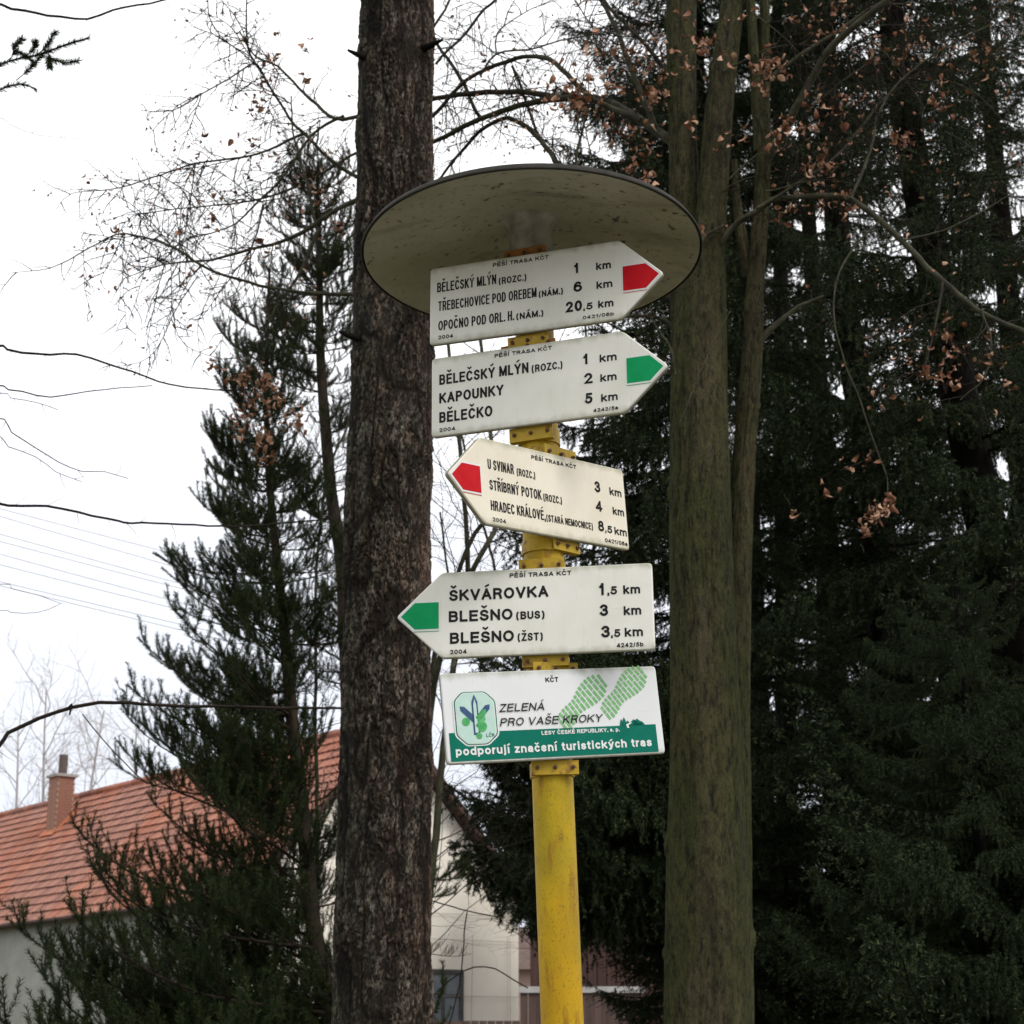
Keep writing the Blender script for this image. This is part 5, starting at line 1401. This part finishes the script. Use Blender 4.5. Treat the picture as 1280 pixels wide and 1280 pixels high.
for sd, sl, nn, ro in roofs:
    rows = int(SLn / EXP); cols = int(HL / TW)
    lst = []
    for i in range(rows + 1):
        for j in range(cols):
            o = T3(0, -.3 + (j + .5) * TW + (TW / 2 if i % 2 else 0), Zr) + sl * (i * EXP) + nn * .0
            lst.append((i, j, o))
    bulk = MB(); cnt = 0
    for i, j, o in sorted(lst, key=lambda e: e[1]):
        oo = o + nn * rng.normal(.004, .003); tone = np.clip(rng.normal(.5, .22), 0, 1)
        seen = sd < 0 and 40 < j
        if seen and cnt < 290:
            mb = MB(); tile_geo(mb, np.zeros(3), sl, nn, tone)
            if cnt < 6: TM = globals().setdefault('TMS', []); TM.append(mb.mesh('roof_tile', M['tile'], False))
            place(link('roof_tile', TMS[cnt % len(TMS)] if cnt >= 6 else TMS[cnt], ro), oo); cnt += 1
        else: tile_geo(bulk, oo, sl, nn, tone)
    tag(bulk.build('roof_tiles', M['tile'], ro, smooth=False), kind='stuff')
mb = MB()
for j in range(int(HL / .38)):
    c = T3(0, -.3 + (j + .5) * .38, Zr + .04); mb.tube([c - hd * .2, c + hd * .2], [.12, .105], 8, a=rng.random())
tag(mb.build('ridge_tiles', M['tile'], house, smooth=False), kind='stuff')
# gutter
mb = MB(); mb.tube([T3(-hw - .06, -.3, Ze - .06), T3(-hw - .06, HL, Ze - .06)], .06, 8); mb.build('gutter', M['darkwood'], house)
# chimney on the left slope: find the spot that shows at px 74
best = None
for l_ in np.arange(4, 28, .1):
    P_ = ho + T3(-.95, l_, Zr - 1.0); v_ = P_ - CAM; x_ = 640 + F * v_[0] / (v_ @ FW)
    if best is None or abs(x_ - 74) < best[0]: best = (abs(x_ - 74), l_)
cl_ = best[1]
ch = MB(); Rc = np.stack([hg, hd, [0, 0, 1]], 1)
ch.box(T3(-.95, cl_, Zr - .55), (.50, .62, 1.9), Rc); cho = ch.build('chimney', M['mortar'], house, smooth=False)
bk = MB(); bk.box((0, 0, 0), (.235, .05, .07), Rc); BM = bk.mesh('brick', M['brick'], False)
bk2 = MB(); bk2.box((0, 0, 0), (.05, .29, .07), Rc, a=.6); BM2 = bk2.mesh('brick', M['brick'], False)
for r_ in range(23):
    zz = Zr - 1.42 + r_ * .082
    for c_ in range(2):
        for s_ in (-1, 1):
            place(link('brick', BM, cho), T3(-.95 - .10 + c_ * .25 - .05 * (r_ % 2), cl_ + s_ * .30, zz))
            place(link('brick', BM2, cho), T3(-.95 + s_ * .24, cl_ - .155 + c_ * .31, zz + .0))
MB().box(T3(-.95, cl_, Zr + .46), (.66, .78, .08), Rc).build('chimney_cap', M['concrete'], house, smooth=False)
MB().tube([T3(-.95, cl_, Zr + .4), T3(-.95, cl_, Zr + 1.1)], .13, 14).build('flue_pipe', M['pipe'], house)
sl = roofs[0][1]; nn = roofs[0][2]
fb = MB(); fb.box(T3(0, cl_, Zr) + sl * 1.62 + nn * .07, (.5, .95, .03), np.stack([sl, hd, nn], 1)); fb.box(T3(0, cl_ - .42, Zr) + sl * 1.3 + nn * .07, (1.0, .18, .03), np.stack([sl, hd, nn], 1))
fb.build('chimney_flashing', M['flash'], house, smooth=False)


def window(parent, c, r, n, w, h):
    u_ = np.array([0, 0, 1.0]); Rm = np.stack([r, u_, n], 1)
    fr = MB(); t_ = .09
    fr.box(c + r * (w / 2 - t_ / 2) + n * .02, (t_, h, .10), Rm); fr.box(c - r * (w / 2 - t_ / 2) + n * .02, (t_, h, .10), Rm)
    fr.box(c + u_ * (h / 2 - t_ / 2) + n * .02, (w - 2 * t_, t_, .10), Rm); fr.box(c - u_ * (h / 2 - t_ / 2) + n * .02, (w - 2 * t_, t_, .10), Rm)
    fr.box(c + n * .02, (.06, h - 2 * t_, .08), Rm); fr.box(c + u_ * .18 * h + n * .018, (w - 2 * t_, .05, .07), Rm)
    wo_ = fr.build('window', M['frame'], parent, smooth=False)
    MB().box(c + n * .004, (w - .1, h - .1, .006), Rm).build('curtain', M['curtain'], wo_, smooth=False)
    MB().box(c + n * .035, (w - 2 * t_, h - 2 * t_, .006), Rm).build('pane', M['glass'], wo_, smooth=False)
    MB().box(c - u_ * (h / 2 + .03) + n * .06, (w + .1, .05, .16), Rm).build('sill', M['pale'], wo_, smooth=False)


# gable window seen just right of the scaly trunk
best = min(((abs(640 + F * ((ho + T3(g_, 0, 2.6) - CAM) @ RT) / ((ho + T3(g_, 0, 2.6) - CAM) @ FW) - 553), g_) for g_ in np.arange(-3, 3, .02)))[1]
window(house, T3(best, 0, 2.25), hg, -hd, 1.1, 1.75)
window(house, T3(best - 2.6, 0, 2.25), hg, -hd, 1.1, 1.75)
for l_ in (14.0, 18.0, 22.0):
    window(house, T3(-ww - .002, l_, 2.5), -hd, -hg, 1.2, 1.3)
# wire trellis on the gable
tr = root('wire_trellis', 'thin rusty wire trellis fixed to the cream gable wall', 'trellis', ho)
for zz in (2.55, 3.78, 4.35):
    MB().tube([T3(best - .5, -.06, zz), T3(ww - .05, -.06, zz)], .006, 5).build('wire', M['rustwire'], tr)
for gg in (best + .75, best + 1.9, ww - .35):
    MB().tube([T3(gg, -.06, .3), T3(gg + rng.normal(0, .05), -.06, 3.9)], .006, 5).build('wire', M['rustwire'], tr)

# conifer branch ends and thin shoots in front of the gable
og = np.array([at(470, 1280, 9.4)[0], 9.4, 0]); CUR = root('pine_tree', 'low conifer hidden by the scaly trunk, bough ends poking out against the gable', 'tree', og)
MB().tube([(0, 0, -.1), (0, 0, 1.5), (0, 0, 3.2)], [.05, .04, .01], 10).build('trunk', M['pinebark'], CUR)
for px, py, a_, s_ in ((515, 1118, 0, .30), (520, 1100, .3, .40), (525, 1190, -.1, .16)):
    p = at(px, py, 9.4) - og; place_bough(BARE[int(s_ * 100) % 3] if s_ < .2 else PTOP[int(s_ * 100) % 3], 'bough', CUR, p, a_, s_ * 2.2, .2, -.3)
def shoot(lst):
    mb = MB(); mb.tube(smooth_path([at(a_, b_, 9.4) for a_, b_ in lst], .05) - og, .0035, 5); mb.build('twig', M['twig'], CUR)
shoot([(500, 1110), (540, 1125), (575, 1136), (625, 1147)]); shoot([(500, 1290), (560, 1225), (605, 1207), (640, 1222), (660, 1235)])
shoot([(560, 1285), (575, 1230), (578, 1190), (584, 1140)])

# ------------------------------------------------------------------ brown shed, plank fence, second house
sh = root('shed', 'dark brown board-clad shed behind the yellow pole', 'shed', (2.2, 36, 0))
for k in range(24):
    MB().box((-1.75 + k * .19, 0, 2.5), (.175, .03 + .006 * (k % 3), 5.0)).build('plank', M['darkwood'], sh, smooth=False)
MB().box((.43, 2.0, 2.5), (4.4, 3.9, 4.9)).build('body', M['darkwood'], sh, smooth=False)
rf = MB(); rf.add([(-2.1, -.4, 4.9), (3.0, -.4, 4.9), (3.0, 4.2, 6.2), (-2.1, 4.2, 6.2), (-2.1, -.4, 4.78), (3.0, -.4, 4.78), (3.0, 4.2, 6.08), (-2.1, 4.2, 6.08)], q=[[0, 1, 2, 3], [7, 6, 5, 4], [0, 4, 5, 1], [1, 5, 6, 2], [2, 6, 7, 3], [3, 7, 4, 0]])
rf.build('roof', M['darkwood'], sh, smooth=False)
h2 = root('house', 'pinkish house just visible between the gable and the yellow pole', 'house', (1.9, 62, 0))
MB().box((0, 3, 2), (6, 6, 4)).build('wall', simple('pink_plaster', [(0.3, (0.30, 0.215, 0.18)), (0.7, (0.38, 0.28, 0.24))], 2), h2, smooth=False)
rf = MB(); rf.add([(-3.4, -.4, 3.9), (3.4, -.4, 3.9), (3.4, 3, 5.5), (-3.4, 3, 5.5), (3.4, 6.4, 3.9), (-3.4, 6.4, 3.9)], q=[[0, 1, 2, 3], [3, 2, 4, 5]], t=[[0, 3, 5], [1, 4, 2]])
rf.build('roof', M['fencewood'], h2, smooth=False)
fe = root('plank_fence', 'brown upright-board fence with pale coping below the gable', 'fence', (0, 30, 0))
zf = lambda py, d: at(0, py, d)[2]
xs = np.arange(at(655, 1200, 30)[0], at(800, 1200, 30)[0], .135)
hF = zf(1241, 30)
for x in xs:
    MB().box((x, 0, hF / 2), (.125, .025, hF)).build('board', M['fencewood'], fe, smooth=False)
xs2 = np.arange(at(400, 1200, 30)[0], at(655, 1200, 30)[0] - .05, .135)
hG = zf(1276, 30)
for x in xs2:
    MB().box((x, 0.01, hG / 2), (.125, .025, hG)).build('board', M['fencewood'], fe, smooth=False)
MB().box(((xs[0] + xs[-1]) / 2, 0, hF + .05), (xs[-1] - xs[0] + .2, .10, .10)).build('coping', M['pale'], fe, smooth=False)

# ------------------------------------------------------------------ far bare trees beyond the roof
def bare_tree(x, y, h, lab, seed):
    global rng
    CURt = root('bare_tree', lab, 'tree', (x, y, 0), 'bare trees beyond the roof')
    mb = MB(); tr_ = grow((0, 0, -.1), (0, 0, 1), h * .92, 10, .06); mb.tube(tr_, np.linspace(.16, .03, len(tr_)), 6)
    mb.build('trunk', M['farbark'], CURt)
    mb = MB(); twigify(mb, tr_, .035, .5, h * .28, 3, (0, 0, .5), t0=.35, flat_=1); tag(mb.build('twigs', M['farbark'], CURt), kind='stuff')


for x, y, h, lab in ((-21.5, 78, 16.5, 'pale bare tree beyond the roof at far left edge'), (-19.6, 76, 17.6, 'pale bare tree rising just left of the chimney'), (-18.2, 74, 16.5, 'slanting pale bare tree directly behind the flue pipe'),
                     (-16.6, 76, 16.0, 'low pale bare tree right of the chimney'), (-15.2, 78, 15.2, 'palest bare tree between chimney and conifer')):
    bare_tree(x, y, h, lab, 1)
